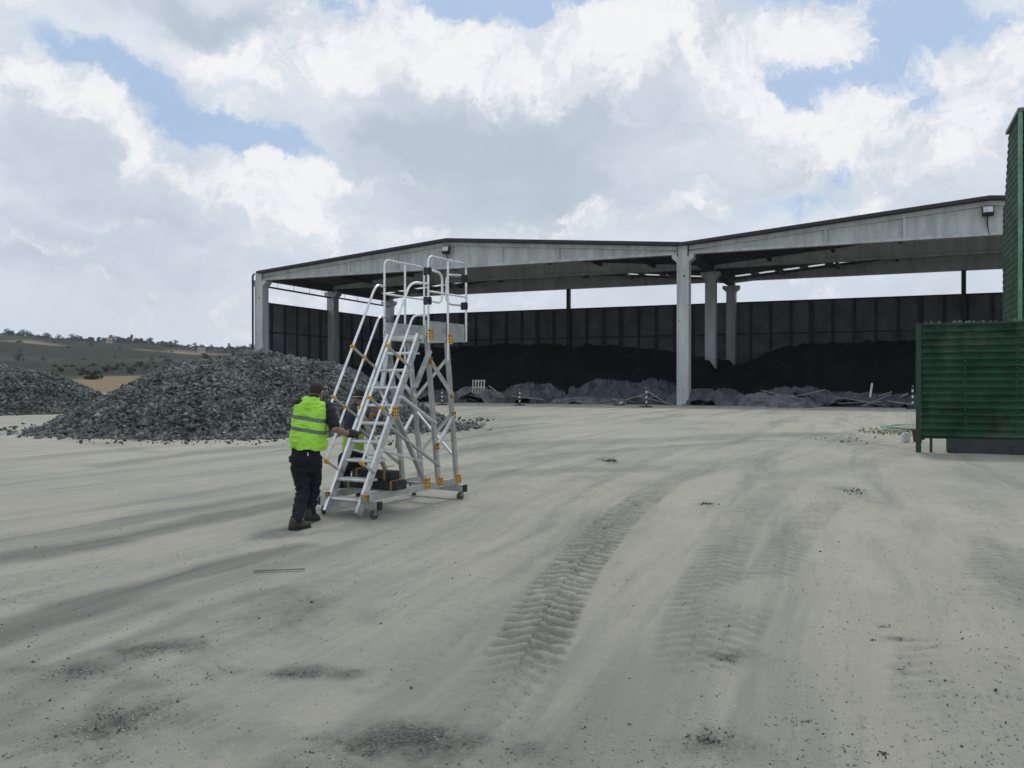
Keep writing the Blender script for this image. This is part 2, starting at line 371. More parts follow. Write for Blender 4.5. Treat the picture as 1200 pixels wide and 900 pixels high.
    c = n.mix(n.m('MULTIPLY', n.mr(n.noise(n.v('MULTIPLY', tco, (1, 1, 0)), 130, 4, .8), .35, .75), .30), c, (.15, .15, .135))
    c = n.mix(n.m('MULTIPLY', n.mr(n.noise(n.v('MULTIPLY', rv, (9, 1.2, 1)), 1.6, 6, .7), .5, .75), .35), c, (.18, .182, .168))
    c = n.mix(n.m('MULTIPLY', attr('track'), .9), c, (.110, .118, .112))
    smud = n.m('MULTIPLY', n.mr(attr('soot'), 0, 1, 0, .85), n.mr(n.noise(n.v('MULTIPLY', rv, (1, .5, 1)), 5, 6, .65), .25, .7, .35, 1))
    c = n.mix(smud, c, (.085, .092, .086))
    grit = n.mr(n.m('ADD', attr('soot'), n.m('MULTIPLY', n.m('SUBTRACT', n.noise(tco, 38, 6, .8), .5), 3.4)), .55, 1.35)
    c = n.mix(n.m('MULTIPLY', grit, n.mr(attr('soot'), 0, .25, 0, .92)), c, (.045, .05, .048))
    spk = n.mr(n.noise(tco, 95, 3, .6), .66, .72)
    c = n.mix(n.m('MULTIPLY', spk, .6), c, (.07, .072, .07))
    n.put(b.inputs['Base Color'], c); b.inputs['Roughness'].default_value = .95; b.inputs['Specular IOR Level'].default_value = .15
    bn = n.n.new('ShaderNodeBump'); bn.inputs['Distance'].default_value = .022; bn.inputs['Strength'].default_value = .9
    n.put(bn.inputs['Height'], n.m('ADD', n.noise(tco, 14, 7, .65), n.m('MULTIPLY', n.noise(tco, 60, 6, .75), .6))); n.l.new(bn.outputs[0], b.inputs['Normal'])
    tri3 = tri[:, :3]
    me_attrs = {'track': np.append(trk.ravel(), 0), 'soot': np.append(soot.ravel(), 0)}
    o = np_mesh('ground', V, Fq, m, smooth=True, attrs=me_attrs)
    bm = bmesh.new(); bm.from_mesh(o.data); bm.verts.ensure_lookup_table()
    for t in tri3:
        bm.faces.new([bm.verts[int(k)] for k in t][::-1]).smooth = True
    bm.to_mesh(o.data); bm.free()
    P(o, kind='structure')
make_ground()

# ------------------------------------------------------------------ hills far behind
def hill_z(X, Y):
    r = np.hypot(X, Y)
    az = X/np.maximum(np.abs(Y), 1)
    t = np.clip((r-110)/840, 0, 1)
    z = 40*t**1.4
    z += (fbm(X*.004, Y*.004, 4, 77)-.5)*44*sstep(r, 180, 700)+(fbm(X*.02, Y*.02, 3, 78)-.5)*3*sstep(r, 130, 300)
    z -= sstep(r, 1000, 1300)*25
    z *= 1-.55*sstep(az, -.25, .3)
    return z-.6*(1-sstep(r, 112, 130))-.3
def make_hills():
    th = np.linspace(-R(62), R(62), 300); r = np.concatenate([np.linspace(108, 300, 50), np.linspace(306, 1400, 130)])
    T, Rr = np.meshgrid(th, r); X = Rr*np.sin(T); Y = Rr*np.cos(T); Z = hill_z(X, Y)
    V = np.stack([X, Y, Z], -1).reshape(-1, 3); nT = len(th)
    i = np.arange(len(r)-1)[:, None]*nT; j = np.arange(nT-1)[None, :]
    Fq = np.stack([i+j+1, i+nT+j+1, i+nT+j, i+j], -1).reshape(-1, 4)[:, ::-1]
    dry = (sstep(Rr, 105, 125)*(1-sstep(Rr-(np.degrees(T)+29)*9, 200, 212)))*sstep(Rr, 122, 140)
    az = np.degrees(T)
    dry = dry*(1-sstep(np.abs(az+27.5-(Rr-200)*.01), 2.6, 3.6))
    tan2 = sstep(Rr, 560, 600)*(1-sstep(Rr, 690, 720))*sstep(az, -27, -24)*sstep(fbm(X*.008, Y*.02, 3, 4), .35, .5)
    tan2 = np.maximum(tan2, sstep(Rr, 800, 830)*(1-sstep(Rr, 900, 930))*sstep(fbm(X*.01, Y*.01, 3, 8), .5, .56))
    wood = sstep(fbm(X*.008, Y*.014, 5, 15), .42, .50)*sstep(Rr, 260, 330)
    wood = np.maximum(wood, sstep(Rr, 300, 340)*(1-sstep(Rr, 400, 450))*sstep(az, -30, -27))
    m = bpy.data.materials.new('hill_fields'); m.use_nodes = True; n = NG(m.node_tree); b = m.node_tree.nodes['Principled BSDF']
    tco = n.n.new('ShaderNodeTexCoord').outputs['Object']
    def attr(a):
        q = n.n.new('ShaderNodeAttribute'); q.attribute_name = a; return q.outputs['Fac']
    c = n.mix(n.mr(n.noise(tco, .012, 5, .6), .35, .65), (.024, .034, .021), (.050, .056, .035))
    c = n.mix(attr('wood'), c, (.015, .022, .013))
    c = n.mix(n.m('MAXIMUM', attr('dry'), attr('tan')), c, (.21, .16, .10))
    c = n.mix(n.m('MULTIPLY', n.mr(n.noise(tco, .25, 5, .7), .5, .7), .5), c, (.05, .055, .035))
    n.put(b.inputs['Base Color'], c); b.inputs['Roughness'].default_value = 1; b.inputs['Specular IOR Level'].default_value = .1
    P(np_mesh('hills', V, Fq, m, smooth=True, attrs={'dry': dry.ravel(), 'tan': tan2.ravel(), 'wood': wood.ravel()}), kind='structure')
make_hills()

# far trees: four leafy prototypes, then copies
M_leaf = mat('far_foliage', (.035, .048, .022), .9, var=.35, scale=.5, island=.35, spec=.1)
M_bark = mat('bark', (.06, .045, .03), .9)
def tree_mesh(seed, h, w, nleaf, asp):
    rg = np.random.default_rng(seed); V = []; Fc = []
    cl = [(rg.normal(0, w*.28), rg.normal(0, w*.28), h*.16+rg.random()*h*.6, w*(.16+.16*rg.random())) for _ in range(11)]
    for i in range(nleaf):
        cx, cy, cz, cr = cl[rg.integers(len(cl))]
        d = rg.normal(size=3); d /= np.linalg.norm(d); p = np.array([cx, cy, cz])+d*cr*(.6+.5*rg.random())*np.array([1, 1, asp])
        a = rg.normal(size=3); a /= np.linalg.norm(a); b_ = np.cross(a, rg.normal(size=3)); b_ /= np.linalg.norm(b_); s = w*.055*(.6+rg.random())
        o = len(V); V += [p-a*s-b_*s*.7, p+a*s-b_*s*.7, p+a*s+b_*s*.7, p-a*s+b_*s*.7]; Fc.append((o, o+1, o+2, o+3))
    return V, Fc
protos = []
for k, (h, w, asp) in enumerate([(7, 6, .8), (5.5, 6.5, .7), (9, 5, 1.2), (4, 5, .7)]):
    V, Fc = tree_mesh(100+k, h, w, 520, asp)
    cr = bpy.data.meshes.new('crown'); cr.from_pydata([tuple(v) for v in V], [], Fc); cr.materials.append(M_leaf)
    tb = MB().tube([(0, 0, -.5), (0, 0, h*.3), (w*.05, 0, h*.6)], .3, 6, rs=[.35, .22, .08])
    tb.tube([(0, 0, h*.28), (w*.18, w*.05, h*.55)], .1, 5).tube([(0, 0, h*.3), (-w*.16, -w*.08, h*.6)], .1, 5)
    tr = bpy.data.meshes.new('trunk'); tr.from_pydata(tb.v, [], tb.f); tr.materials.append(M_bark)
    protos.append((cr, tr))
KIND = ['round dark tree', 'broad low tree', 'tall narrow tree', 'small bushy tree']
def far_tree(x, r, k, sc, label, group):
    a = math.atan((x-CX)/F); X = r*math.sin(a); Y = r*math.cos(a); z = float(hill_z(np.array([X]), np.array([Y]))[0])
    t = empty('tree', (X, Y, z-.2), random.random()*6, label, 'tree', group); t.scale = (sc, sc, sc*random.uniform(.8, 1.15))
    c = bpy.data.objects.new('crown', protos[k][0]); COL.objects.link(c); c.parent = t
    c = bpy.data.objects.new('trunk', protos[k][1]); COL.objects.link(c); c.parent = t
rr = random.Random(5)
def where(x): return 'above the far left pile' if x < 90 else 'above the gap between the two piles' if x < 160 else 'above the big pile\'s left slope' if x < 235 else 'beside the hall\'s left column'
def size(s_): return 'small' if s_ < .5 else 'middling' if s_ < .75 else 'large'
for i in range(190):
    x_ = -12+i*1.72+rr.uniform(-2, 2); k_ = rr.randrange(4); s_ = rr.uniform(.35, .95)
    far_tree(x_, rr.uniform(930, 1010), k_, s_, f'{size(s_)} {KIND[k_].replace("small ", "")} on the hill crest {where(x_)}', 'trees along the hill crest')
for i in range(26):
    x_ = rr.uniform(-10, 300); k_ = rr.randrange(4); s_ = rr.uniform(.25, .8)
    far_tree(x_, rr.uniform(520, 860), k_, s_, f'{size(s_)} {KIND[k_].replace("small ", "")} in the far fields {where(x_)}', 'trees dotted over the far hillside')
for i in range(34):
    x_ = 60+i*5.2+rr.uniform(-3, 3); k_ = rr.randrange(4)
    far_tree(x_, rr.uniform(300, 420), k_, rr.uniform(.2, .45), f'{KIND[k_].replace("small ", "")} in the hedge line {where(x_)}', 'trees in the hedge line above the tan field')
far_tree(109, 215, 3, .5, 'lone dark bush on the dry tan field between the rubble piles', None)
far_tree(197, 500, 0, .75, 'larger round tree just above the left slope of the big rubble pile', None)
# farmhouses on the crest
M_house = mat('pale_render', (.42, .40, .36), .9); M_tile = mat('roof_tile', (.16, .11, .085), .9)
for x, r, w, lab in ((236, 915, 7, 'pale farmhouse among the trees on the hill crest'), (128, 930, 5.5, 'small pale farm building on the hill crest above the left pile')):
    a = math.atan((x-CX)/F); X = r*math.sin(a); Y = r*math.cos(a); z = float(hill_z(np.array([X]), np.array([Y]))[0])
    t = empty('farmhouse', (X, Y, z), .4, lab, 'house')
    MB().box((-w/2, -4, -2), (w/2, 4, 3.2)).build('wall', M_house, t)
    MB().prism([(-w/2-.3, -4.4, 3.2), (-w/2-.3, 4.4, 3.2), (-w/2-.3, 0, 5.2)], None, (w+.6, 0, 0)).build('roof', M_tile, t)
    for q in (-w*.28, w*.05, w*.3): MB().box((q-.5, -4.06, 1), (q+.5, -4.0, 2.2)).build('window', M_rib, t)

# ------------------------------------------------------------------ the open storage hall
HX, HY0 = -22.73, 74.3
ex = Vector((17.44, -7.645, 0)); E1 = ex.normalized(); E2 = Vector((-E1.y, E1.x, 0)); UB = ex.length   # bay half span 19.04
ang = math.atan2(E1.y, E1.x)
hall = empty('storage_hall', (HX, HY0, 0), ang, 'long open-fronted grey concrete hall with twin shallow gables and dark panelled walls', 'storage hall')
SP = 10.7; DEP = 2*SP
EAVE, RIDGE = 11.35, 12.95
def top(d):
    t = d/UB; k = abs((t+1) % 2-1); return EAVE+(RIDGE-EAVE)*k
cw = .85
for s in range(3):
    for k in range(3):
        d = 2*UB*k; y = s*SP
        m = MB(); m.box((d-cw/2, y, 0), (d+cw/2, y+cw, 10.62))
        zt = [10.62, 10.9, EAVE+.05]
        # corbelled head
        m.add([(d-cw/2, y-.001, 10.2), (d-cw/2, y+cw+.001, 10.2), (d-cw/2-.35, y-.001, 10.5), (d-cw/2-.35, y+cw+.001, 10.5), (d-cw/2-.35, y-.001, 10.79), (d-cw/2-.35, y+cw+.001, 10.79), (d-cw/2, y-.001, 10.79), (d-cw/2, y+cw+.001, 10.79)],
              [(0, 2, 4, 6), (1, 7, 5, 3), (0, 1, 3, 2), (2, 3, 5, 4), (4, 5, 7, 6), (0, 6, 7, 1)])
        m.add([(d+cw/2, y-.001, 10.2), (d+cw/2, y+cw+.001, 10.2), (d+cw/2+.35, y-.001, 10.5), (d+cw/2+.35, y+cw+.001, 10.5), (d+cw/2+.35, y-.001, 10.79), (d+cw/2+.35, y+cw+.001, 10.79), (d+cw/2, y-.001, 10.79), (d+cw/2, y+cw+.001, 10.79)],
              [(0, 6, 4, 2), (1, 3, 5, 7), (0, 2, 3, 1), (2, 4, 5, 3), (4, 6, 7, 5), (0, 1, 7, 6)])
        m.box((d-cw/2+.1, y+.002, 10.62), (d+cw/2-.1, y+cw-.02, EAVE+.12))
        c = m.build('column', M_conc, hall)
        if s == 0:
            MB().tube([(d+.1, y-.012, 9.2), (d+.1, y+.02, 9.2)], .07, 8).build('socket', M_black, c)
            MB().tube([(d-.25, y-.012, 6.0), (d-.25, y+.02, 6.0)], .05, 8).build('socket', M_black, c)
            MB().tube([(d-.3, y-.03, 10.1), (d-.3, y-.03, 0.3)], .02, 6).build('conduit', M_conc, c)
for s in range(3):                                            # tapered I-beams with stiffeners, one per half gable pair
    bot = [10.78, 11.1, 11.22][s]; y = s*SP+.18
    for k in range(2):
        d0 = 2*UB*k+cw/2-.02; d1 = 2*UB*(k+1)-cw/2+.02; dm = 2*UB*k+UB
        m = MB(); th = .5
        # web
        m.prism([(d0, y+.17, bot+.02), (d1, y+.17, bot+.02), (d1, y+.17, top(d1)-.1), (dm, y+.17, RIDGE-.1), (d0, y+.17, top(d0)-.1)], None, (0, .16, 0))
        m.box((d0, y, bot-.0), (d1, y+th, bot+.2))            # lower flange
        m.prism([(d0, y-.002, top(d0)-.30), (dm, y-.002, RIDGE-.30), (dm, y-.002, RIDGE-.02), (d0, y-.002, top(d0)-.02)], None, (0, th, 0))
        m.prism([(dm, y-.002, RIDGE-.30), (d1, y-.002, top(d1)-.30), (d1, y-.002, top(d1)-.02), (dm, y-.002, RIDGE-.02)], None, (0, th, 0))
        if s == 0:
            for q in (.5, .75, 1.0, 1.25, 1.5):
                dd = 2*UB*k+UB*q; m.box((dd-.09, y+.03, bot+.15), (dd+.09, y+.2, top(dd)-.2))
        m.build('roof_beam', M_conc, hall)
# roof slabs with a row of translucent rooflights
M_light = bpy.data.materials.new('rooflight'); M_light.use_nodes = True
_n = NG(M_light.node_tree); _b = M_light.node_tree.nodes['Principled BSDF']
_tr = _n.n.new('ShaderNodeBsdfTranslucent'); _n.put(_tr.inputs[0], _n.mix(_n.noise(_n.n.new('ShaderNodeTexCoord').outputs['Object'], 3), (.5, .52, .52), (.62, .63, .63)))
_n.l.new(_tr.outputs[0], M_light.node_tree.nodes['Material Output'].inputs[0])
rf = MB(); ed = MB(); sk = []
def slab(m, a, b, y0, y1, th=.22, dz=0):
    m.prism([(a, y0, top(a)+dz), (b, y0, top(b)+dz), (b, y0, top(b)+dz+th), (a, y0, top(a)+dz+th)], None, (0, y1-y0, 0))
for h in range(4):
    a, b = UB*h, UB*(h+1)
    if h == 0: a0 = -.5
    else: a0 = a
    slab(rf, a0 if h else 0, b, -.05, 18.9); slab(rf, a, b, 19.9, DEP+1.0)
    N = 9
    for k in range(N):
        p, q = a+(b-a)*k/N, a+(b-a)*(k+1)/N
        gp_ = p+(q-p)*.34
        slab(rf, p, gp_, 18.9, 19.9)
        m = MB(); m.add([(gp_, 18.9, top(gp_)-.003), (q, 18.9, top(q)-.003), (q, 19.9, top(q)-.003), (gp_, 19.9, top(gp_)-.003)], [(0, 1, 2, 3)]); sk.append(m)
    slab(ed, a, b, -.34, -.052, .17, .02); slab(ed, a, b, -.052, 18.9, .05, .225); slab(ed, a, b, 19.9, DEP+1.0, .05, .225)
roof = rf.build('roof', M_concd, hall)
for m in sk: m.build('rooflight', M_light, roof)
ed.build('roof_edge', M_roof, roof)
m = MB()                                                       # purlins under the slabs
for k in range(1, 16):
    if k % 4 == 0 and k % 8 == 0: continue
    d = UB*k/4; m.box((d-.12, .7, top(d)-.32), (d+.12, DEP, top(d)-.003))
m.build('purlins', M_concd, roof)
for k in range(3):
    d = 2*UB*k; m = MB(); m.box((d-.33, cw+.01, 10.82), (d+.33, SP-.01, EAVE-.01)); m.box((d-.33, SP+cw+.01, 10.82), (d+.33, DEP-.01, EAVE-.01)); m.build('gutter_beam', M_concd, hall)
m = MB(); m.tube([(.1, cw, 10.28), (.1, SP-.02, 10.18)], .085, 8); m.build('cable_duct', M_roof, hall)
m = MB(); m.tube([(.1, SP+cw, 10.28), (.1, DEP-.02, 10.2)], .085, 8); m.build('cable_duct', M_roof, hall)
m = MB()
for q in (2.5, 4.8, 7.2, 9.2, 13, 15.4, 17.8, 20): m.tube([(.1, q, 10.2), (.1, q, 10.85)], .018, 5)
m.build('duct_hangers', M_roof, hall)
m = MB()
for q in (.9, 4.0, 7.2, 13.4, 16.2, 19): m.bar((.2, q, 10.28), (-.25, q+.1, 10.62), .05, .05)
# walls
def wall(name, a, b, y0, h, alongy=False, ribs=1.78):
    m = MB(); m.k = 0; L = b-a
    def bx(u0, u1, v0, v1, z0, z1):
        if alongy: m.box((v0, u0, z0), (v1, u1, z1))
        else: m.box((u0, v0, z0), (u1, v1, z1))
    bx(a, b, y0, y0+.12 if not alongy else y0+.12, 0, h)
    m.k = 1
    inn = -1 if not alongy else 1
    n = int(L/ribs)
    rg = random.Random(3)
    for k in range(n+1):
        u = a+k*L/n; w = .15 if k % 5 else .26
        if inn < 0: bx(u-w, u+w*.6, y0-.16, y0+.002, 0, h+.02)
        else: bx(u-w*.6, u+w*.5, y0+.118, y0+.26, 0, h+.02)
    for z in (6.15, 3.2, h-.06):
        if inn < 0: bx(a, b, y0-.10, y0-.002 if z < 8 else y0+.15, z, z+.13)
        else: bx(a, b, y0+.122, y0+.20, z, z+.13)
    return m.build(name, [M_panel, M_rib], hall)
wall('back_wall', -.1, 4*UB, DEP+cw+.05, 9.2)
wall('side_wall', .3, DEP+cw, -.45, 8.85, True, 1.75)
wall('side_wall', .3, DEP+cw, 4*UB+.3, 8.85, True, 1.75)
for d in (21.6, 57.6): MB().box((d-.17, DEP+.3, 0), (d+.17, DEP+.75, 11.3)).build('wall_post', M_rib, hall)
MB().tube([(-.55, -.1, 0), (-.55, -.1, 11.2), (-.35, -.1, 11.35)], .09, 8).build('downpipe', M_roof, hall)
for d, lab in ((UB, 'small floodlight under the left gable peak of the hall'), (3*UB-.1, 'small floodlight under the right gable peak of the hall')):
    p = hall.matrix_basis @ Vector((0, 0, 0))
    base = Matrix.Translation((HX, HY0, 0)) @ Matrix.Rotation(ang, 4, 'Z') @ Vector((d, .2, RIDGE-.75))
    t = empty('floodlight', base, ang, lab, 'floodlight')
    h = MB().add([(-.32, -.45, -.1), (.32, -.45, -.1), (.32, -.2, -.28), (-.32, -.2, -.28), (-.32, -.32, .38), (.32, -.32, .38), (.32, -.05, .3), (-.32, -.05, .3)], [(0, 3, 2, 1), (4, 5, 6, 7), (0, 1, 5, 4), (1, 2, 6, 5), (2, 3, 7, 6), (3, 0, 4, 7)]).build('housing', M_roof, t, .02)
    MB().add([(-.26, -.456, -.04), (.26, -.456, -.04), (.26, -.345, .32), (-.26, -.345, .32)], [(0, 1, 2, 3)]).build('glass', mat('lamp_glass', (.5, .52, .54), .2), t)
    MB().bar((0, -.15, -.1), (0, .02, -.9), .06, .06).tube([(0, 0, -.5), (.1, -.02, -1.4)], .025, 6).build('bracket', M_roof, t)

def hallpt(d, s, z=0):
    return Vector((HX, HY0, 0))+E1*d+E2*s+Vector((0, 0, z))
# dark heaps
M_heap = mat('dark_granular', (.0065, .008, .009), .95, var=.35, scale=.8, bump=.05, bscale=4, spec=.1)
def heap(d0, d1, prof, label, seed):
    nd, ns = 190, 130
    dd = np.linspace(d0, d1, nd); s_ = np.linspace(1.5, 21.6, ns); Dm, Sm = np.meshgrid(dd, s_)
    Hh = np.interp(Dm, [p[0] for p in prof], [p[1] for p in prof])
    front = sstep(Sm, 2.2+(fbm(Dm*.3, Sm*.0, 3, seed)-.5)*3, 9.5+(fbm(Dm*.25, Sm*0, 3, seed+4)-.5)*4)
    Z = Hh*front*(.88+.24*fbm(Dm*.35, Sm*.35, 4, seed+1))+(fbm(Dm*2.2, Sm*2.2, 4, seed+2)-.5)*.35*front-.03
    Z *= sstep(Dm, d0, d0+1.5)*(1-sstep(Dm, d1-1.5, d1))
    X = HX+E1.x*Dm+E2.x*Sm; Y = HY0+E1.y*Dm+E2.y*Sm
    V = np.stack([X, Y, Z-.02], -1).reshape(-1, 3)
    i = np.arange(ns-1)[:, None]*nd; j = np.arange(nd-1)[None, :]
    o = np_mesh('material_heap', V, np.stack([i+j, i+j+1, i+nd+j+1, i+nd+j], -1).reshape(-1, 4), M_heap, smooth=True)
    P(o, label, 'heap')
heap(2, 2*UB+1.5, [(2, .5), (6, 3.5), (10, 4.9), (20, 4.9), (28, 4.8), (33, 4.4), (2*UB, 3.6)], 'black heap of loose material in the left bay of the hall behind grey sheeting', 5)
heap(2*UB-1.0, 4*UB-.5, [(2*UB-1, 2.4), (2*UB+4, 3.6), (2*UB+6, 4.5), (2*UB+11, 4.75), (2*UB+18, 4.5), (2*UB+30, 4.1), (4*UB, 4)], 'black heap of loose material in the right bay of the hall', 15)

# crumpled sheets along the heaps' feet
M_tarp = mat('grey_sheeting', (.055, .065, .072), .6, var=.35, scale=1.2, bump=.02, bscale=3, spec=.3)
M_tarp2 = mat('pale_sheeting', (.105, .115, .12), .7, var=.4, scale=1.5, bump=.02, bscale=3, spec=.25)
M_tarp3 = mat('blue_grey_sheeting', (.04, .05, .062), .55, var=.3, scale=1.5, bump=.02, bscale=3, spec=.3)
def sheet(name, d, s, w, dp, h, seed, mt, label, cat='sheeting'):
    n1_, n2_ = int(w/.09), int(dp/.09); dd, ss = np.meshgrid(np.linspace(-w/2, w/2, n1_), np.linspace(-dp/2, dp/2, n2_))
    q = np.sqrt((dd/(w/2))**2+(ss/(dp/2))**2)+(fbm(dd*.7, ss*.7, 3, seed)-.5)*.5
    dome = np.sqrt(np.clip(1-q**2.2, 0, 1)); h = h*.66
    rid = 1-np.abs(fbm(dd*.55+ss*.5, ss*1.3-dd*.2, 5, seed+3, .6)*2-1)*2.4
    rid2 = 1-np.abs(fbm(dd*1.6+ss, ss*3.4, 4, seed+8, .6)*2-1)*2.6
    Z = h*dome*(.55+.4*rid)+.22*rid2*np.minimum(1, dome*2)*min(1, h)
    Z = np.maximum(Z, -.03)
    dx = (fbm(dd*2, ss*2, 3, seed+30)-.5)*.3; dy = (fbm(dd*2, ss*2, 3, seed+40)-.5)*.3
    X = (HX+E1.x*(d+dd+dx)+E2.x*(s+ss+dy)); Y = (HY0+E1.y*(d+dd+dx)+E2.y*(s+ss+dy))
    V = np.stack([X, Y, Z], -1).reshape(-1, 3); k = n1_
    i = np.arange(n2_-1)[:, None]*k; j = np.arange(k-1)[None, :]
    Fq = np.stack([i+j, i+j+1, i+k+j+1, i+k+j], -1).reshape(-1, 4)
    zf = Z.ravel()[Fq].max(1); Fq = Fq[zf > -.025]
    P(np_mesh(name, V, Fq, mt), label, cat)
def d_at(x, s=0.0):      # distance along the hall front seen at photo column x
    k = (x-CX)/F; p = hallpt(0, s); return (k*p.y-p.x)/(E1.x-k*E1.y)
SH = [('plastic_sheet', 505, 1.0, 7, 2.4, 1.4, 1, M_tarp, 'crumpled grey sheeting seen through the ladder legs at the hall front'),
      ('plastic_sheet', 560, 1.6, 5, 2.6, 1.9, 2, M_tarp2, 'crumpled grey sheeting behind the small pallet at the left bay'),
      ('plastic_sheet', 625, 1.5, 6.5, 3, 2.4, 3, M_tarp, 'long grey folded sheeting mound behind the left striped post'),
      ('plastic_sheet', 712, 2.2, 6.2, 3, 2.9, 4, M_tarp3, 'tall blue-grey sheeting mound between the two striped posts'),
      ('plastic_sheet', 765, 2.6, 5.6, 3, 2.9, 5, M_tarp3, 'tall smooth sheeting beside the central hall column'),
      ('plastic_sheet', 690, .8, 6, 1.6, .8, 6, M_tarp2, 'low torn pale sheeting in front of the tall blue-grey mound'),
      ('plastic_sheet', 835, 1.2, 6.5, 2.6, 1.7, 7, M_tarp, 'folded grey sheeting just right of the central hall column'),
      ('plastic_sheet', 905, 1.2, 6, 2.4, 1.3, 8, M_tarp2, 'grey sheeting with wooden bits in the middle of the right bay'),
      ('plastic_sheet', 935, 2.4, 6, 2.6, 2.1, 9, M_tarp, 'higher mound of dark grey sheeting in the right bay'),
      ('plastic_sheet', 990, 1.8, 7.5, 2.4, 1.4, 10, M_tarp, 'long low grey sheeting left of the upright white stick'),
      ('plastic_sheet', 1042, 1.6, 6.0, 2.6, 1.3, 11, M_tarp3, 'grey sheeting beside the green fence end'),
      ('plastic_sheet', 928, -2.2, 3.2, 1.6, .9, 12, M_tarp2, 'torn pale sheet lying out on the yard before the right bay')]
for nm, x, s, w, dp, h, sd_, mt, lab in SH: sheet(nm, d_at(x, s), s, w, dp, h, sd_, mt, lab)
# planks and poles in the debris
M_wood = mat('weathered_wood', (.20, .185, .16), .9, var=.3, scale=6, stretch=(1, 6, 6), island=.4)
rr = random.Random(9)
for i in range(40):
    x = rr.choice([rr.uniform(470, 790), rr.uniform(812, 1062)])
    s = rr.uniform(-.5, 1.6); d = d_at(x, s); L = rr.uniform(1.2, 3.4); a = rr.uniform(-.6, .6)+(math.pi if rr.random() < .5 else 0)
    z0 = rr.uniform(.05, .5); z1 = z0+rr.uniform(-.1, .9)*(1 if L > 1.5 else .3)
    A = hallpt(d-L/2*math.cos(a), s-.4*math.sin(a), max(.05, z0)); B = hallpt(d+L/2*math.cos(a), s+.6*math.sin(a), max(.05, z1))
    c = (A+B)/2; m = MB().bar(A-c, B-c, rr.uniform(.06, .16), rr.uniform(.03, .08)); o = m.build('plank', M_wood); o.location = c
    wx = 'behind the ladder' if x < 550 else 'near the pallet' if x < 600 else 'by the left striped post' if x < 680 else 'by the right striped post' if x < 795 else 'right of the central column' if x < 870 else 'amid the right bay' if x < 960 else 'left of the white stick' if x < 1015 else 'beside the green fence'
    P(o, f"{'long' if L > 2.5 else 'short' if L < 1.8 else 'medium'} weathered timber in the sheeting {wx}", 'timber', 'timbers in the hall debris')
# angled long poles
for (x0, y0, x1, y1, Y, lab) in ((1018, 468, 1022, 449, 55, 'white stick standing upright in the debris of the right bay'),):
    A = wp(x0, y0, Y); B = wp(x1, y1, Y); A.z = .1; o = MB().bar(Vector((0, 0, 0)), B-A, .1, .1).build('stick', mat('white_paint', (.6, .6, .58), .7)); o.location = A; P(o, lab, 'stick')
for (x0, y0, x1, y1, s, lab) in ((758, 458, 783, 474, .9, 'long pale pole sloping down right beside the right striped post'), (757, 462, 718, 474, .9, 'long pale pole sloping down left beside the right striped post'),
                                  (1046, 470, 1064, 461, .8, 'slanting grey pole in the debris near the green fence'), (497, 467, 506, 452, .9, 'slanting grey pole seen behind the ladder legs')):
    ds = [d_at(x0, s), d_at(x1, s)]; A = hallpt(ds[0], s); B = hallpt(ds[1], s)
    A.z = max(.06, HC+(HY-y0)*A.y/F); B.z = max(.06, HC+(HY-y1)*B.y/F)
    o = MB().tube([Vector((0, 0, 0)), B-A], .06, 6).build('pole', M_wood); o.location = A; P(o, lab, 'pole')
# pallet leaning up
p0 = hallpt(d_at(560.5, .6), .6); t = empty('pallet', (p0.x, p0.y, .75), ang+.1, 'pale wooden pallet stood on edge among the grey sheeting', 'pallet'); t.rotation_euler = (R(-8), 0, ang+.1)
M_pal = mat('pallet_wood', (.36, .34, .30), .9, var=.25, scale=5)
for k in range(5): MB().box((-.5+k*.24-.05, -.01, -.05), (-.5+k*.24+.05, .012, 1.1)).build('board', M_pal, t)
for z in (0, .5, 1.0): MB().box((-.55, .014, z-.05), (.52, .1, z+.05)).build('bearer', M_pal, t)
# striped posts
M_white = mat('post_white', (.62, .62, .60), .6, var=.1)
def post(x, yb, label, h=1.1, tilt=0):
    X, Y = gp(x, yb); t = empty('striped_post', (X, Y, 0), 0, label, 'marker post', 'striped marker posts before the hall')
    b = MB().tube([(0, 0, 0), (0, 0, .06), (0, 0, .1)], .2, 14, rs=[.42, .38, .1]).build('base', M_black, t)
    n = 7
    mw = MB()
    for k in range(n):
        mw.k = k % 2; mw.tube([(0, 0, .1+k*(h-.1)/n), (0, 0, .1+(k+1)*(h-.1)/n)], .055, 10)
    mw.build('shaft', [M_black, M_white], t)
    MB().tube([(0, 0, h), (0, 0, h+.03)], .06, 10, rs=[.056, .03]).build('cap', M_white, t)
post(609, 475.3, 'black and white striped post before the left sheeting mound'); post(757.5, 477.3, 'black and white striped post just left of the central hall column', 1.25)
post(518, 474.5, 'black and white striped post seen through the ladder legs'); post(1069.5, 479, 'black and white striped post half hidden by the green fence end', 1.4)
X, Y = gp(725.5, 475); t = empty('post_base', (X, Y, 0), 0, 'bare round marker post base with a broken stub on the yard', 'post base')
MB().tube([(0, 0, 0), (0, 0, .06), (0, 0, .1)], .2, 14, rs=[.45, .4, .12]).build('foot', M_black, t); MB().tube([(0, 0, .1), (.25, 0, .24)], .05, 8).build('stub', M_white, t)

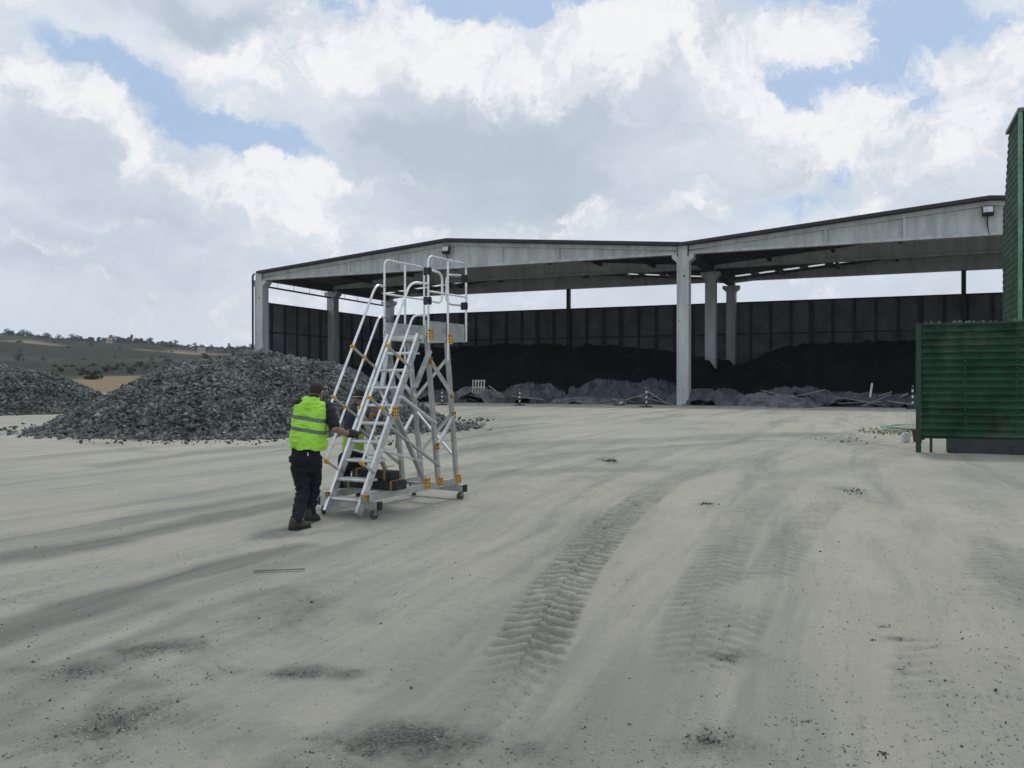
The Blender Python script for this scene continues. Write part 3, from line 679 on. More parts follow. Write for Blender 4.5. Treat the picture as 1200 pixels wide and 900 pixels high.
# ------------------------------------------------------------------ rubble
def rock_protos(n, seed, flat=.6):
    rg = np.random.default_rng(seed); out = []
    for k in range(n):
        bm = bmesh.new()
        for p in rg.uniform(-1, 1, (11, 3)):
            p = p/max(1, np.linalg.norm(p)*.95); bm.verts.new((p[0], p[1]*.8, p[2]*flat))
        bmesh.ops.convex_hull(bm, input=bm.verts); bm.verts.ensure_lookup_table()
        loose = [v_ for v_ in bm.verts if not v_.link_faces]; bmesh.ops.delete(bm, geom=loose, context='VERTS')
        bmesh.ops.triangulate(bm, faces=bm.faces); bm.verts.index_update()
        out.append((np.array([v_.co[:] for v_ in bm.verts]), np.array([[v_.index for v_ in f.verts] for f in bm.faces]))); bm.free()
    return out
PR = rock_protos(10, 3)
def rocks(P3, size, seed, tilt=1.0):
    rg = np.random.default_rng(seed); V = []; Fc = []; off = 0
    kind = rg.integers(0, len(PR), len(P3))
    for k in range(len(PR)):
        idx = np.where(kind == k)[0]; n = len(idx)
        if not n: continue
        v0, f0 = PR[k]; a, b_, c = rg.uniform(0, 6.28, n), rg.normal(0, .6*tilt, n), rg.normal(0, .6*tilt, n)
        ca, sa, cb, sb, cc, sc = np.cos(a), np.sin(a), np.cos(b_), np.sin(b_), np.cos(c), np.sin(c); z = np.zeros(n); o = np.ones(n)
        Rz = np.stack([ca, -sa, z, sa, ca, z, z, z, o], -1).reshape(n, 3, 3); Rx = np.stack([o, z, z, z, cb, -sb, z, sb, cb], -1).reshape(n, 3, 3); Ry = np.stack([cc, z, sc, z, o, z, -sc, z, cc], -1).reshape(n, 3, 3)
        M = Rz@Rx@Ry
        v = np.einsum('nij,vj->nvi', M, v0)*size[idx][:, None, None]+P3[idx][:, None, :]
        V.append(v.reshape(-1, 3)); Fc.append((f0[None]+(np.arange(n)*len(v0))[:, None, None]+off).reshape(-1, 3)); off += n*len(v0)
    return np.vstack(V), np.vstack(Fc)
M_rock = mat('rubble', (.098, .110, .104), .85, var=.35, scale=1.2, island=.45, bump=.012, bscale=30, spec=.3)
def pile(name, label, cx, cy, rx, ry, h, rot, n, smin, smax, seed, shape=None):
    rg = np.random.default_rng(seed); c, s = math.cos(rot), math.sin(rot)
    def hz(u, v):
        a = np.arctan2(v, u); q = np.hypot(u, v)/(1+.05*np.sin(a*2+1)+.04*np.sin(a*3+seed)+.04*np.sin(a*5+2))
        z = np.clip(1-q, 0, 1); z = (lambda q_: np.where(q_ < 1, q_-.5*np.clip(q_-.72, 0, 1)**2/.28, .86+(q_-1)*.35))(z*1.42)*h
        return z*(1+.12*(fbm(u*2.4+5, v*2.4, 3, seed)-.5)), q
    # core
    N = 110; u, v = np.meshgrid(np.linspace(-1.15, 1.15, N), np.linspace(-1.15, 1.15, N)); z, q = hz(u, v); z = z-.12-.2*(q > 1.0)
    X = cx+(u*rx*c-v*ry*s); Y = cy+(u*rx*s+v*ry*c)
    V0 = np.stack([X, Y, z], -1).reshape(-1, 3); i = np.arange(N-1)[:, None]*N; j = np.arange(N-1)[None, :]
    Fq = np.stack([i+j, i+j+1, i+N+j+1, i+N+j], -1).reshape(-1, 4); keep = V0[Fq][:, :, 2].max(1) > -.2; Fq = Fq[keep]
    T0 = np.vstack([Fq[:, [0, 1, 2]], Fq[:, [0, 2, 3]]])
    # stones
    a = rg.uniform(0, 6.283, n); r = np.sqrt(rg.uniform(0, 1, n))*1.02
    ex_ = rg.random(n) < .03; r = np.where(ex_, 1+np.abs(rg.normal(0, .06, n)), r)
    u, v = r*np.cos(a), r*np.sin(a); k = (1+.05*np.sin(a*2+1)+.04*np.sin(a*3+seed)+.04*np.sin(a*5+2)); u *= k; v *= k
    z, q = hz(u, v); sz = smin+(smax-smin)*rg.random(n)**2.6
    P3 = np.stack([cx+(u*rx*c-v*ry*s), cy+(u*rx*s+v*ry*c), z+sz*.15+rg.normal(0, .03, n)*(z > .2)], -1)
    V1, T1 = rocks(P3, sz, seed, 1.3)
    o = np_mesh(name, np.vstack([V0, V1]), np.vstack([T0, T1+len(V0)]), M_rock)
    P(o, label, 'rubble pile')
pile('rubble_pile', 'big mound of broken grey stone left of the ladder', -9.35, 31.0, 6.7, 7.0, 2.78, -.1, 60000, .03, .155, 2)
pile('rubble_pile', 'smaller mound of broken grey stone at the far left edge', -28.6, 46.0, 6.9, 5.2, 2.55, .05, 30000, .04, .18, 6)

# loose stones and grit
def loose():
    rg = np.random.default_rng(21); pts = []; sz = []
    for x, y, n, sx, sy, a, b in ((552, 494, 46, 22, 5, .05, .13), (525, 500, 20, 14, 6, .05, .12), (50, 503, 34, 40, 7, .05, .14), (170, 518, 60, 130, 3.5, .03, .10), (300, 517, 40, 70, 4, .03, .11), (440, 515, 40, 30, 8, .04, .10),
                                (865, 770, 60, 16, 5, .004, .014), (1050, 750, 40, 9, 2.5, .005, .016), (1035, 736, 16, 6, 1.5, .004, .012), (1057, 787, 14, 6, 1.5, .004, .012), (490, 866, 190, 46, 12, .003, .013),
                                (345, 790, 110, 26, 5, .003, .010), (830, 865, 120, 26, 8, .003, .012), (610, 878, 80, 18, 7, .003, .012), (140, 845, 120, 36, 12, .003, .010), (85, 788, 90, 34, 6, .003, .010), (190, 760, 90, 22, 5, .003, .010),
                                (940, 845, 40, 30, 4, .003, .009), (1035, 885, 5, 10, 4, .010, .022), (1000, 577, 40, 12, 3, .01, .03), (715, 541, 26, 7, 1, .02, .05), (828, 592, 26, 8, 1, .01, .03), (990, 516, 26, 30, 3, .02, .06),
                                (660, 845, 60, 30, 20, .002, .008), (930, 690, 40, 25, 6, .003, .009), (400, 880, 180, 70, 18, .003, .011), (250, 790, 100, 70, 25, .003, .009), (560, 835, 40, 50, 20, .003, .009)):
        xs = rg.normal(x, sx*.55, n); ys = rg.normal(y, sy*.55, n)
        for q, w in zip(xs, ys):
            pts.append(gp(q, max(w, 480))); sz.append(a+(b-a)*rg.random()**2)
    for k in range(1900):
        y = 500+rg.random()**.8*420; x = rg.uniform(-40, 1240); pts.append(gp(x, y)); sz.append(.0018+.0056*rg.random()**3*(1+900/(y)**1.0*.6)*(1.4 if y < 600 else 1))
    for k in range(26):
        y = rg.uniform(560, 880); x = rg.uniform(0, 1200); pts.append(gp(x, y)); sz.append(rg.uniform(.010, .020))
    pts = np.array(pts); sz = np.array(sz)
    zz = (fbm(pts[:, 0]*.25, pts[:, 1]*.25, 4, 3)-.5)*.05+(fbm(pts[:, 0]*3, pts[:, 1]*3, 4, 9)-.5)*.016
    zz *= 1-sstep(np.hypot(pts[:, 0], pts[:, 1]), 45, 70)
    P3 = np.stack([pts[:, 0], pts[:, 1], zz+sz*.35], -1)
    V, T = rocks(P3, sz, 4)
    m = mat('loose_stone', (.075, .082, .08), .9, var=.3, scale=3, island=.5, spec=.2)
    P(np_mesh('loose_gravel', V, T, m), 'dark loose stones and grit scattered over the pale dusty yard', 'gravel', kind='stuff')
    n = 9000; ys = 520+rg.random(n)**.7*400; xs = rg.uniform(-30, 1230, n); p = np.array([gp(a, b) for a, b in zip(xs, ys)])
    zz = (fbm(p[:, 0]*.25, p[:, 1]*.25, 4, 3)-.5)*.05+(fbm(p[:, 0]*3, p[:, 1]*3, 4, 9)-.5)*.016+.003; sz = .0025+.009*rg.random(n)**3
    V, T = rocks(np.stack([p[:, 0], p[:, 1], zz], -1), sz, 14)
    P(np_mesh('dusty_crumbs', V, T, mat('dusty_crumb', (.25, .25, .225), .95, var=.2, scale=3, island=.4)), 'pale crumbs of dust covered grit all over the yard', 'grit', kind='stuff')
loose()
o = MB().bar((-.22, 0, .012), (.22, .03, .014), .018, .012).build('twig', M_wood); X, Y = gp(327, 670); o.location = (X, Y, .0); o.rotation_euler[2] = .1; P(o, 'thin stick lying on the dusty ground in front of the men', 'stick')

# ------------------------------------------------------------------ green fence panel and tall clad building on the right
def ribbed(m, O, U, L, z0, z1, pitch=.165, dep=.045, outn=None):
    """horizontally ribbed sheet: O start, U direction, out normal"""
    U = Vector(U); n_ = Vector(outn); prof = []
    z = z0
    while z < z1-.02:
        for dz, dd in ((0, 0), (.06, 0), (.062, dep+.015), (.078, dep+.015), (.160, .002)):
            if z+dz < z1: prof.append((z+dz, dd))
        z += pitch
    prof.append((z1, 0))
    vs = []; fs = []
    for z, dd in prof:
        for e in (0, 1): vs.append(Vector(O)+U*(L*e)+n_*dd+Vector((0, 0, z)))
    for z, dd in prof:
        for e in (0, 1): vs.append(Vector(O)+U*(L*e)+n_*(dd-.03)+Vector((0, 0, z)))
    k = len(prof)
    for i in range(k-1):
        fs.append((2*i, 2*i+1, 2*i+3, 2*i+2)); fs.append((2*k+2*i+2, 2*k+2*i+3, 2*k+2*i+1, 2*k+2*i))
        for e in (0, 1): fs.append((2*i+e, 2*i+2+e, 2*k+2*i+2+e, 2*k+2*i+e))
    m.add(vs, fs)
A0 = Vector((9.70, 19.9, 0)); fa = math.atan2(-.4015, .916); FL = 2.30
t = empty('green_fence_panel', A0, fa, 'dark green ribbed metal fence panel standing on a post at the right edge', 'fence')
m = MB(); ribbed(m, (.12, 0, 0), (1, 0, 0), FL-.12, .34, 3.04, outn=(0, -1, 0)); m.build('ribbed_sheet', M_green, t)
sc = MB()
for zz_ in [.37+.165*i for i in range(16)]:
    for xx_ in (1.05, 2.1):
        sc.tube([(xx_+.01*math.sin(zz_*40), -.005, zz_), (xx_+.01*math.sin(zz_*40), -.012, zz_)], .011, 6)
sc.build('screws', M_steel, t)
MB().box((0, -.08, -.02), (.115, .05, 3.1)).build('post', M_greend, t, .008)
MB().box((.13, .02, .3), (.2, .14, .36)).box((.13, -.05, 3.045), (FL, .06, 3.09)).build('rail', M_greend, t)
MB().box((.30, .03, 0), (.36, .1, 3.04)).build('post', M_greend, t)
m = MB()
rr = random.Random(2)
for k in range(26):
    x = .15+rr.random()*2.1; s_ = rr.uniform(.015, .045); m.add([(x-s_, -.04, 3.09), (x+s_, -.03, 3.09), (x, .05, 3.09), (x+rr.uniform(-s_, s_), 0, 3.09+s_*1.6)], [(0, 1, 2), (0, 3, 1), (1, 3, 2), (2, 3, 0)])
P(m.build('roof_litter', M_rock, None), 'small dark clods lying along the top of the green fence panel', 'clods', kind='stuff'); bpy.data.objects['roof_litter'].location = A0; bpy.data.objects['roof_litter'].rotation_euler[2] = fa
B0 = Vector((11.55, 18.12, 0))
o = MB().box((0, .0, 0), (4.5, .5, .36)).build('plinth_block', mat('dark_steel_block', (.022, .028, .034), .6, var=.25), None, .02); o.location = (10.28, 19.55, 0); o.rotation_euler[2] = fa
P(o, 'dark low steel beam lying under the green fence panel', 'beam')
# tall building
ba = Vector((12.14, 19.78, 0)); U1 = Vector((.916, -.4015, 0)); U2 = Vector((.4015, .916, 0))
t = empty('green_building', ba, fa, 'tall dark green ribbed metal building cut off by the right edge', 'building')
def cut(y): return 8.12 if y < 1.9 else 8.12-(y-1.9)*2.45
m = MB()
# side wall facing left (-x): ribs as bands of limited length under the sloped far corner
pitch = .165; z = 0
while z < 8.05:
    zt = min(z+pitch, 8.08); Lz = 3.0 if z < 6.3 else (1.95+(8.12-z)/2.45)
    Lz = min(Lz, 3.0)
    for a, b, dd in ((0, .055, 0), (.055, .085, .006), (.085, .135, .012), (.135, .165, .006)):
        m.add([(-dd, 0, z+a), (-dd, Lz, z+a), (-dd, Lz, z+b), (-dd, 0, z+b), (.1, 0, z+a), (.1, Lz, z+a), (.1, Lz, z+b), (.1, 0, z+b)], [(0, 1, 2, 3), (7, 6, 5, 4), (0, 4, 5, 1), (3, 2, 6, 7), (1, 5, 6, 2)])
    z += pitch
m.build('side_cladding', M_green, t)
m = MB(); ribbed(m, (.02, -.05, 0), (1, 0, 0), 7, 0, 8.1, outn=(0, -1, 0)); m.build('front_cladding', M_green, t)
MB().box((-.06, -.10, 0), (.02, -.02, 8.12)).build('corner_trim', M_trim, t)
MB().prism([(.12, 0, 0), (.12, 2.9, 0), (.12, 2.9, 6.3), (.12, 1.95, 8.1), (.12, 0, 8.1)], None, (6.9, 0, 0)).build('body', M_greend, t)
MB().box((-.08, -.12, 8.12), (7.05, 1.95, 8.20)).build('parapet', mat('grey_flashing', (.10, .13, .125), .5), t)
# clutter at the fence foot
X, Y = gp(1088, 519.5); t = empty('plant_pot', (X, Y+.6, 0), 0, 'dark red pot standing behind the green fence post', 'pot')
MB().tube([(0, 0, 0), (0, 0, .3), (0, 0, .34)], .1, 14, rs=[.11, .15, .16]).build('body', mat('terracotta', (.09, .022, .018), .8), t, smooth=True)
MB().tube([(0, 0, .30), (0, 0, .35)], .17, 14).build('rim', mat('terracotta', (.09, .022, .018)), t)
X, Y = gp(1080, 521); o = MB().box((-.11, -.08, 0), (.11, .08, .26)).build('bucket', M_white, None, .03); o.location = (X, Y+.9, 0); P(o, 'small white container beside the dark red pot', 'container')
M_hose = mat('pale_green_hose', (.30, .42, .34), .6); X, Y = gp(1062, 506)
m = MB()
for k in range(5):
    m.tube([(math.cos(a)*(.62+.05*k)+.05*math.sin(k*2), math.sin(a)*(.62+.06*k)*1.0, .04+.035*k+.03*math.sin(a*3+k)) for a in [i*math.pi/14 for i in range(29)]], .02, 6)
o = m.build('hose_coil', M_hose, None, smooth=True); o.location = (X, Y, 0); P(o, 'pale green coiled hose on the ground left of the green fence', 'hose')
rg = np.random.default_rng(8); c = np.array(gp(1042, 508)); n = 150
P3 = np.stack([c[0]+rg.normal(0, .38, n), c[1]+rg.normal(0, .5, n), np.abs(rg.normal(0, .05, n))+.02], -1)
V, T = rocks(P3, rg.uniform(.02, .07, n), 9); P(np_mesh('rubbish_heap', V, T, mat('tan_rubbish', (.24, .22, .16), .9, var=.4, island=.5)), 'small tan heap of rubbish beside the coiled hose', 'rubbish')

# ------------------------------------------------------------------ the wheeled platform ladder
TH = .516
lad = empty('platform_ladder', (-2.19, 10.185, 0), -TH, 'tall aluminium wheeled platform ladder with orange clamps being pushed across the yard', 'platform ladder')
LM = Matrix.Translation((-2.19, 10.185, 0)) @ Matrix.Rotation(-TH, 4, 'Z')
SA = .255; H = 2.33; R0, R1 = .12, 1.43; kx = (R1-R0)/H
def ly(z): return R0+kx*z
nrm = Vector((0, -H, R1-R0)).normalized()               # outwards, perpendicular to the stairs
slope = Vector((0, R1-R0, H)).normalized()
for sx in (-1, 1):                                       # stringers: channel section, bright front flange
    m = MB(); a = Vector((sx*SA, ly(.06), .06)); b = Vector((sx*SA, ly(H), H))
    m.bar(a, b, .025, .10, up=nrm); m.bar(a+nrm*.052, b+nrm*.052, .042, .012, up=nrm)
    m.build('stringer', M_alu, lad)
for k in range(1, 11):
    z = H*k/10; m = MB()
    if k < 10:
        m.box((-SA+.014, ly(z)-.02, z-.028), (SA-.014, ly(z)+.16, z)); m.tube([(-SA+.013, ly(z)-.022, z-.016), (SA-.013, ly(z)-.022, z-.016)], .022, 8)
        for q in range(4): m.box((-SA+.02, ly(z)+.02+q*.033, z), (SA-.02, ly(z)+.034+q*.033, z+.004))
        m.build('tread', M_tread, lad)
# platform
GX = .33; PY0, PY1 = 1.47, 2.42
m = MB(); m.box((-GX, PY0-.08, H-.055), (GX, PY1, H)); 
for q in range(18): m.box((-GX+.02, PY0+q*.05, H), (GX-.02, PY0+.02+q*.05, H+.004))
m.build('platform_deck', M_tread, lad)
for sx in (-1, 1):
    m = MB(); x = sx*(GX+.012)
    m.box((x-.012, PY0-.02, H-.06), (x+.012, PY1+.02, H+.20))
    for z in (H-.045, H+.005, H+.10, H+.185): m.box((x+sx*.012-.004, PY0-.02, z), (x+sx*.012+.004, PY1+.02, z+.012))
    m.build('toe_board', M_alud, lad)
MB().box((-GX, PY1+.0, H-.05), (GX, PY1+.022, H+.16)).build('toe_board', M_alud, lad)
GT = 3.41; tr_ = .0165
for sx in (-1, 1):
    x = sx*(GX+.045)
    m = MB(); m.tube(fillet([(x, PY0, H-.10), (x, PY0, GT), (x, PY1, GT), (x, PY1, H-.05)], .10, 6), tr_, 10)
    m.tube([(x, PY0, 2.93), (x, PY1, 2.93)], tr_*.85, 8)
    m.tube([(x, (PY0+PY1)/2, GT), (x, (PY0+PY1)/2, H-.35)], tr_*.95, 8)
    m.build('guard_rail', M_alu, lad, smooth=True)
# saloon gate loops on the right side
for (a, b) in ((PY0, 1), (PY1, -1)):
    x = GX-.015; m = MB()
    m.tube(fillet([(x, a+b*.05, 3.24), (x, a+b*.42, 3.22), (x, a+b*.42, 2.80), (x, a+b*.06, 2.81)], .12, 6), .017, 9)
    gt = m.build('gate', M_alu, lad, smooth=True)
    for z in (3.20, 2.80): MB().box((GX-.03, a-.03+b*.01, z-.055), (GX+.075, a+.03+b*.02, z+.055)).build('hinge', M_black, gt, .01)
# stair handrails (two per side) with perpendicular brackets
for sx in (-1, 1):
    x = sx*(SA+.035); gx = sx*(GX+.045)
    def on(z, dist):                                   # point above the stringer at stringer height z
        p = Vector((x, ly(z), z)); return p+nrm*dist
    up0 = on(.73, .56) if sx > 0 else on(.75, .56)
    t1 = (3.03-up0.z)/slope.z; e = up0+slope*t1
    MB().tube(fillet([up0, e, (gx, PY0, 3.03)], .14, 7), .0175, 10).build('handrail', M_alu, lad, smooth=True)
    lo0 = on(.55, .29); t2 = (2.60-lo0.z)/slope.z; e = lo0+slope*t2
    MB().tube(fillet([lo0, e, (gx, PY0, 2.60)], .12, 7), .0155, 10).build('handrail', M_alu, lad, smooth=True)
    for z, far in ((.55, .29), (1.22, .56), (1.88, .56)):
        a = on(z, 0); b = on(z, far); br = MB().bar(a, b, .022, .03, up=(1, 0, 0)).build('bracket', M_alud, lad)
        for dist in ((.29, .56) if far > .3 else (.29,)):
            MB().bar(on(z, dist-.045), on(z, dist+.035), .05, .05, up=(1, 0, 0)).build('clamp', M_orange, br, .012)
def clamp(p, w=.05, l=.10, h=.12, n=3, rot=None):
    w *= .85; l *= .8; h *= .82
    m = MB(); m.k = 0; m.box((p[0]-w/2, p[1]-l/2, p[2]-h/2), (p[0]+w/2, p[1]+l/2, p[2]+h/2)); m.k = 1
    for i in (-1, 0, 1):
        for j in (-1, 1):
            c = (p[0], p[1]+j*l*.27, p[2]+i*h*.3)
            m.tube([(c[0]-w/2-.004, c[1], c[2]), (c[0]+w/2+.004, c[1], c[2])], .011, 6)
            m.tube([(c[0]+i*w*.3, p[1]-l/2-.004, c[2]), (c[0]+i*w*.3, p[1]+l/2+.004, c[2])], .009, 6)
    return m.build('clamp', [M_orange, M_black], lad)
# legs
LT = {0: (1.50, 1.80), 1: (1.98, 2.26)}
BX = .31
for sx in (-1, 1):
    for k in (0, 1):
        yt, yb = LT[k]; MB().bar((sx*(GX+.0), yt, H-.062), (sx*BX, yb, .31), .045, .07, up=(0, 1, 0)).build('leg', M_alud, lad)
        clamp((sx*(GX+.045), yt+.01, H-.03+.05 if k == 0 else H-.03), .04, .13, .17); clamp((sx*(BX+.02), yb, .30), .075, .10, .15)
    def lp(k, z):
        yt, yb = LT[k]; f_ = (z-.31)/(H-.37); return Vector((sx*(BX+(GX-BX)*f_+.035), yb+(yt-yb)*f_, z))
    # zigzag between the legs
    for (k0, z0, k1, z1) in ((0, 1.98, 1, 1.50), (1, 1.22, 0, .80)):
        a = lp(k0, z0); b = lp(k1, z1); MB().bar(a, b, .03, .05, up=(1, 0, 0)).build('brace', M_alu, lad)
        for q in (a, b): clamp((q.x, q.y, q.z), .03, .07, .12)
    # struts from the stair stringers
    x = sx*(SA+.025)
    MB().bar((x, ly(1.30), 1.30), (sx*(BX-.01), 1.50, .30), .03, .065, up=(1, 0, 0)).build('strut', M_alud, lad)
    clamp((x+sx*.01, ly(1.26)+.02, 1.30), .05, .10, .18); clamp((sx*(BX+.02), 1.50, .31), .075, .10, .19)
    MB().bar((x, ly(1.55), 1.50), lp(0, 1.12), .025, .055, up=(1, 0, 0)).build('brace', M_alu, lad)
    MB().bar((x, ly(1.15), 1.10), lp(0, .52), .025, .05, up=(1, 0, 0)).build('brace', M_alud, lad)
    MB().bar((x, ly(2.0)+.05, 1.62), lp(0, 2.12), .03, .07, up=(1, 0, 0)).build('brace', M_alud, lad)
    MB().tube([(x, ly(.80)+.03, .82), (sx*BX, 1.40, .62)], .016, 8).build('brace', M_alu, lad)
for (a, b) in (((-BX, 2.2, .62), (BX, 2.14, 1.25)), ((BX, 2.2, .62), (-BX, 2.14, 1.25)), ((-BX, 2.10, 1.45), (BX, 2.05, 2.05)), ((-SA, ly(1.7)+.06, 1.7), (SA, ly(1.2)+.06, 1.25))):
    MB().bar(a, b, .025, .045, up=(0, 1, 0)).build('brace', M_alu, lad)
# base
for sx in (-1, 1): MB().box((sx*BX-.025, .16, .215), (sx*BX+.025, 2.36, .305)).build('base_rail', M_alud, lad)
for y in (1.0, 1.78): MB().box((-BX+.026, y-.02, .235), (BX-.026, y+.02, .275)).build('cross_tie', M_alud, lad)
for y in (.29, 2.23):
    c = MB().box((-.46, y-.03, .12), (.46, y+.03, .213)).build('crossbar', M_alud, lad)
    for sx in (-1, 1): MB().box((sx*.4605-(.035 if sx < 0 else 0), y-.034, .116), (sx*.4605+(.035 if sx > 0 else 0), y+.034, .217)).build('end_cap', M_black, c)
    for sx in (-1, 1):
        if y < 1: clamp((sx*(BX+.0), y-.08, .26), .11, .06, .11)
for y, sx, rz in ((.29, -1, .3), (.29, 1, -.5), (2.23, -1, .2), (2.23, 1, -.4)):
    x = sx*.415; c = MB()
    cz, sz_ = math.cos(rz), math.sin(rz)
    def rt(px, py, pz): return (x+px*cz-py*sz_, y+px*sz_+py*cz, pz)
    c.tube([rt(0, 0, .118), rt(0, 0, .10)], .035, 12)
    for q in (-1, 1): c.bar(rt(q*.024, .005, .10), rt(q*.024, -.02, .055), .045, .005, up=(cz, sz_, 0))
    c.bar(rt(-.027, 0, .10), rt(.027, 0, .10), .05, .006, up=(0, 0, 1))
    c.tube([rt(-.03, -.02, .055), rt(.03, -.02, .055)], .007, 6)
    cc = c.build('caster', M_steel, lad)
    MB().tube([rt(-.019, -.02, .056), rt(-.012, -.02, .056), rt(.012, -.02, .056), rt(.019, -.02, .056)], .055, 18, rs=[.046, .056, .056, .046]).build('wheel', M_rubber, cc, smooth=True)
# ballast blocks
for (x0, x1, y0, y1, z0, z1) in ((-.40, .46, .62, .88, .31, .43), (-.27, .36, .64, .86, .432, .545)):
    MB().box((x0, y0, z0), (x1, y1, z1)).build('ballast_block', M_ballast, lad, .012)
M_yel = mat('yellow_strap', (.25, .17, .04), .8)
for x, z0, z1 in ((-.30, .31, .43), (.40, .31, .43), (-.18, .432, .56), (.28, .432, .60)):
    yy = (.62 if z0 < .4 else .64)
    MB().box((x-.015, yy-.008, z0), (x+.015, yy-.001, z1)).box((x-.015, yy-.008, z1+.001), (x+.015, yy+.2, z1+.007)).build('strap', M_yel, lad)

# ------------------------------------------------------------------ people
def capsule(m, a, b, ra, rb, n=14, asp=1.0, side=None):
    """tapered capsule; asp squashes along 'side' direction"""
    a = Vector(a); b = Vector(b); d = b-a; L = d.length; d = d.normalized() if L > 1e-6 else Vector((0, 0, 1))
    s_ = Vector(side) if side is not None else (Vector((0, 0, 1)) if abs(d.z) < .9 else Vector((0, 1, 0)))
    y = (s_-d*s_.dot(d)).normalized(); x = d.cross(y)
    rings = []
    for k in range(5): t = math.pi/2*(k/5); rings.append((a-d*ra*math.cos(t), ra*math.sin(t)+1e-4))
    rings.append((a, ra)); rings.append(((a+b)/2, (ra+rb)/2)); rings.append((b, rb))
    for k in range(1, 6): t = math.pi/2*(k/5); rings.append((b+d*rb*math.sin(t), rb*math.cos(t)+1e-4))
    vs = []; fs = []
    for c, r in rings:
        for k in range(n): t = 2*math.pi*k/n; vs.append(c+x*r*math.cos(t)+y*r*asp*math.sin(t))
    for i in range(len(rings)-1):
        for k in range(n): fs.append((i*n+k, i*n+(k+1) % n, (i+1)*n+(k+1) % n, (i+1)*n+k))
    fs += [tuple(range(n))[::-1], tuple((len(rings)-1)*n+k for k in range(n))]
    m.add(vs, fs)
def ell(m, c, rx, ry, rz, rot=None, n=16):
    M = rot or Matrix.Identity(3); vs = []; fs = []; c = Vector(c)
    for i in range(1, n): 
        for k in range(n):
            t = math.pi*i/n; p = 2*math.pi*k/n; vs.append(c+M@Vector((rx*math.sin(t)*math.cos(p), ry*math.sin(t)*math.sin(p), rz*math.cos(t))))
    o = len(vs); vs += [c+M@Vector((0, 0, rz)), c-M@Vector((0, 0, rz))]
    for i in range(n-2):
        for k in range(n): fs.append((i*n+k, i*n+(k+1) % n, (i+1)*n+(k+1) % n, (i+1)*n+k)[::-1])
    for k in range(n): fs.append((o, k, (k+1) % n)); fs.append((o+1, (n-2)*n+(k+1) % n, (n-2)*n+k))
    m.add(vs, fs)
def fuse(m, name, mt, parent, voxel=.009, smooth=5, keep=None, wrinkle=0):
    me = bpy.data.meshes.new('tmp'); me.from_pydata([tuple(v_) for v_ in m.v], [], m.f)
    bm = bmesh.new(); bm.from_mesh(me); bmesh.ops.recalc_face_normals(bm, faces=bm.faces); bm.to_mesh(me); bm.free()
    o = bpy.data.objects.new('tmp', me); COL.objects.link(o)
    md = o.modifiers.new('r', 'REMESH'); md.mode = 'VOXEL'; md.voxel_size = voxel
    if smooth: ms = o.modifiers.new('s', 'SMOOTH'); ms.factor = .5; ms.iterations = smooth
    dg = bpy.context.evaluated_depsgraph_get(); me2 = bpy.data.meshes.new_from_object(o.evaluated_get(dg))
    bpy.data.objects.remove(o)
    if keep or wrinkle:
        bm = bmesh.new(); bm.from_mesh(me2)
        if keep: bmesh.ops.delete(bm, geom=[v_ for v_ in bm.verts if not keep(v_.co)], context='VERTS')
        if wrinkle:
            from mathutils import noise as mn
            for v_ in bm.verts:
                q = v_.co; v_.co = q+v_.normal*wrinkle*(1-abs(mn.noise(Vector((q.x*9, q.y*9, q.z*16))))*3)
        bm.to_mesh(me2); bm.free()
    me2.name = name; me2.materials.clear()
    for q in (mt if isinstance(mt, (list, tuple)) else [mt]): me2.materials.append(q)
    me2.polygons.foreach_set('use_smooth', [True]*len(me2.polygons))
    ob = bpy.data.objects.new(name, me2); COL.objects.link(ob); ob.parent = parent
    return ob
def hand(m, c, axis, n_, r=.0, scale=1.0, back=(0, 0, 1), wrist=None):
    """hand closed round a bar through c with direction axis; n_ points from wrist to bar"""
    c = Vector(c); a = Vector(axis).normalized(); n_ = Vector(n_); n_ = (n_-a*n_.dot(a)).normalized(); u = a.cross(n_).normalized()
    if u.dot(Vector(back)) < 0: u = -u
    capsule(m, c-n_*.062+u*.018, c-n_*.012+u*.030, .036*scale, .034*scale, asp=.45, side=u)
    for k in range(4):
        off = (k-1.5)*.021; ln = (.92, 1.0, .97, .85)[k]; rr_ = .0098*scale; pts = []
        for t in (100, 60, 15, -35, -75): t = R(t*ln if t < 0 else t); pts.append(c+a*off+(n_*math.cos(t)+u*math.sin(t))*(.031+r))
        for p, q in zip(pts[:-1], pts[1:]): capsule(m, p, q, rr_, rr_*.94, n=8)
        capsule(m, c-n_*.02+a*off+u*.031, pts[0], rr_*1.1, rr_, n=8)
    b0 = c-n_*.055-a*.026+u*.005; b1 = c-n_*.034-a*.040-u*.014; b2 = c-n_*.004-a*.030-u*.030
    capsule(m, b0, b1, .016*scale, .0125*scale, n=8); capsule(m, b1, b2, .0125*scale, .0105*scale, n=8)
def head(m, c, Rm, s=1.0):
    def L(x, y, z): return Vector(c)+Rm@Vector((x*s, y*s, z*s))
    ell(m, L(0, -.008, .02), .076*s, .097*s, .100*s, Rm); ell(m, L(0, .028, -.035), .058*s, .066*s, .075*s, Rm)
    capsule(m, L(0, .088, .012), L(0, .104, -.022), .010*s, .014*s, n=8)      # nose
    ell(m, L(0, .075, -.088), .026*s, .022*s, .020*s, Rm)                         # chin
    for q in (-1, 1):
        ell(m, L(q*.079, -.002, -.005), .010*s, .021*s, .032*s, Rm)               # ears
        ell(m, L(q*.030, .078, .028), .022*s, .010*s, .008*s, Rm)                 # brows
    capsule(m, L(-.02, .088, -.052), L(.02, .088, -.052), .007*s, .007*s, n=8)
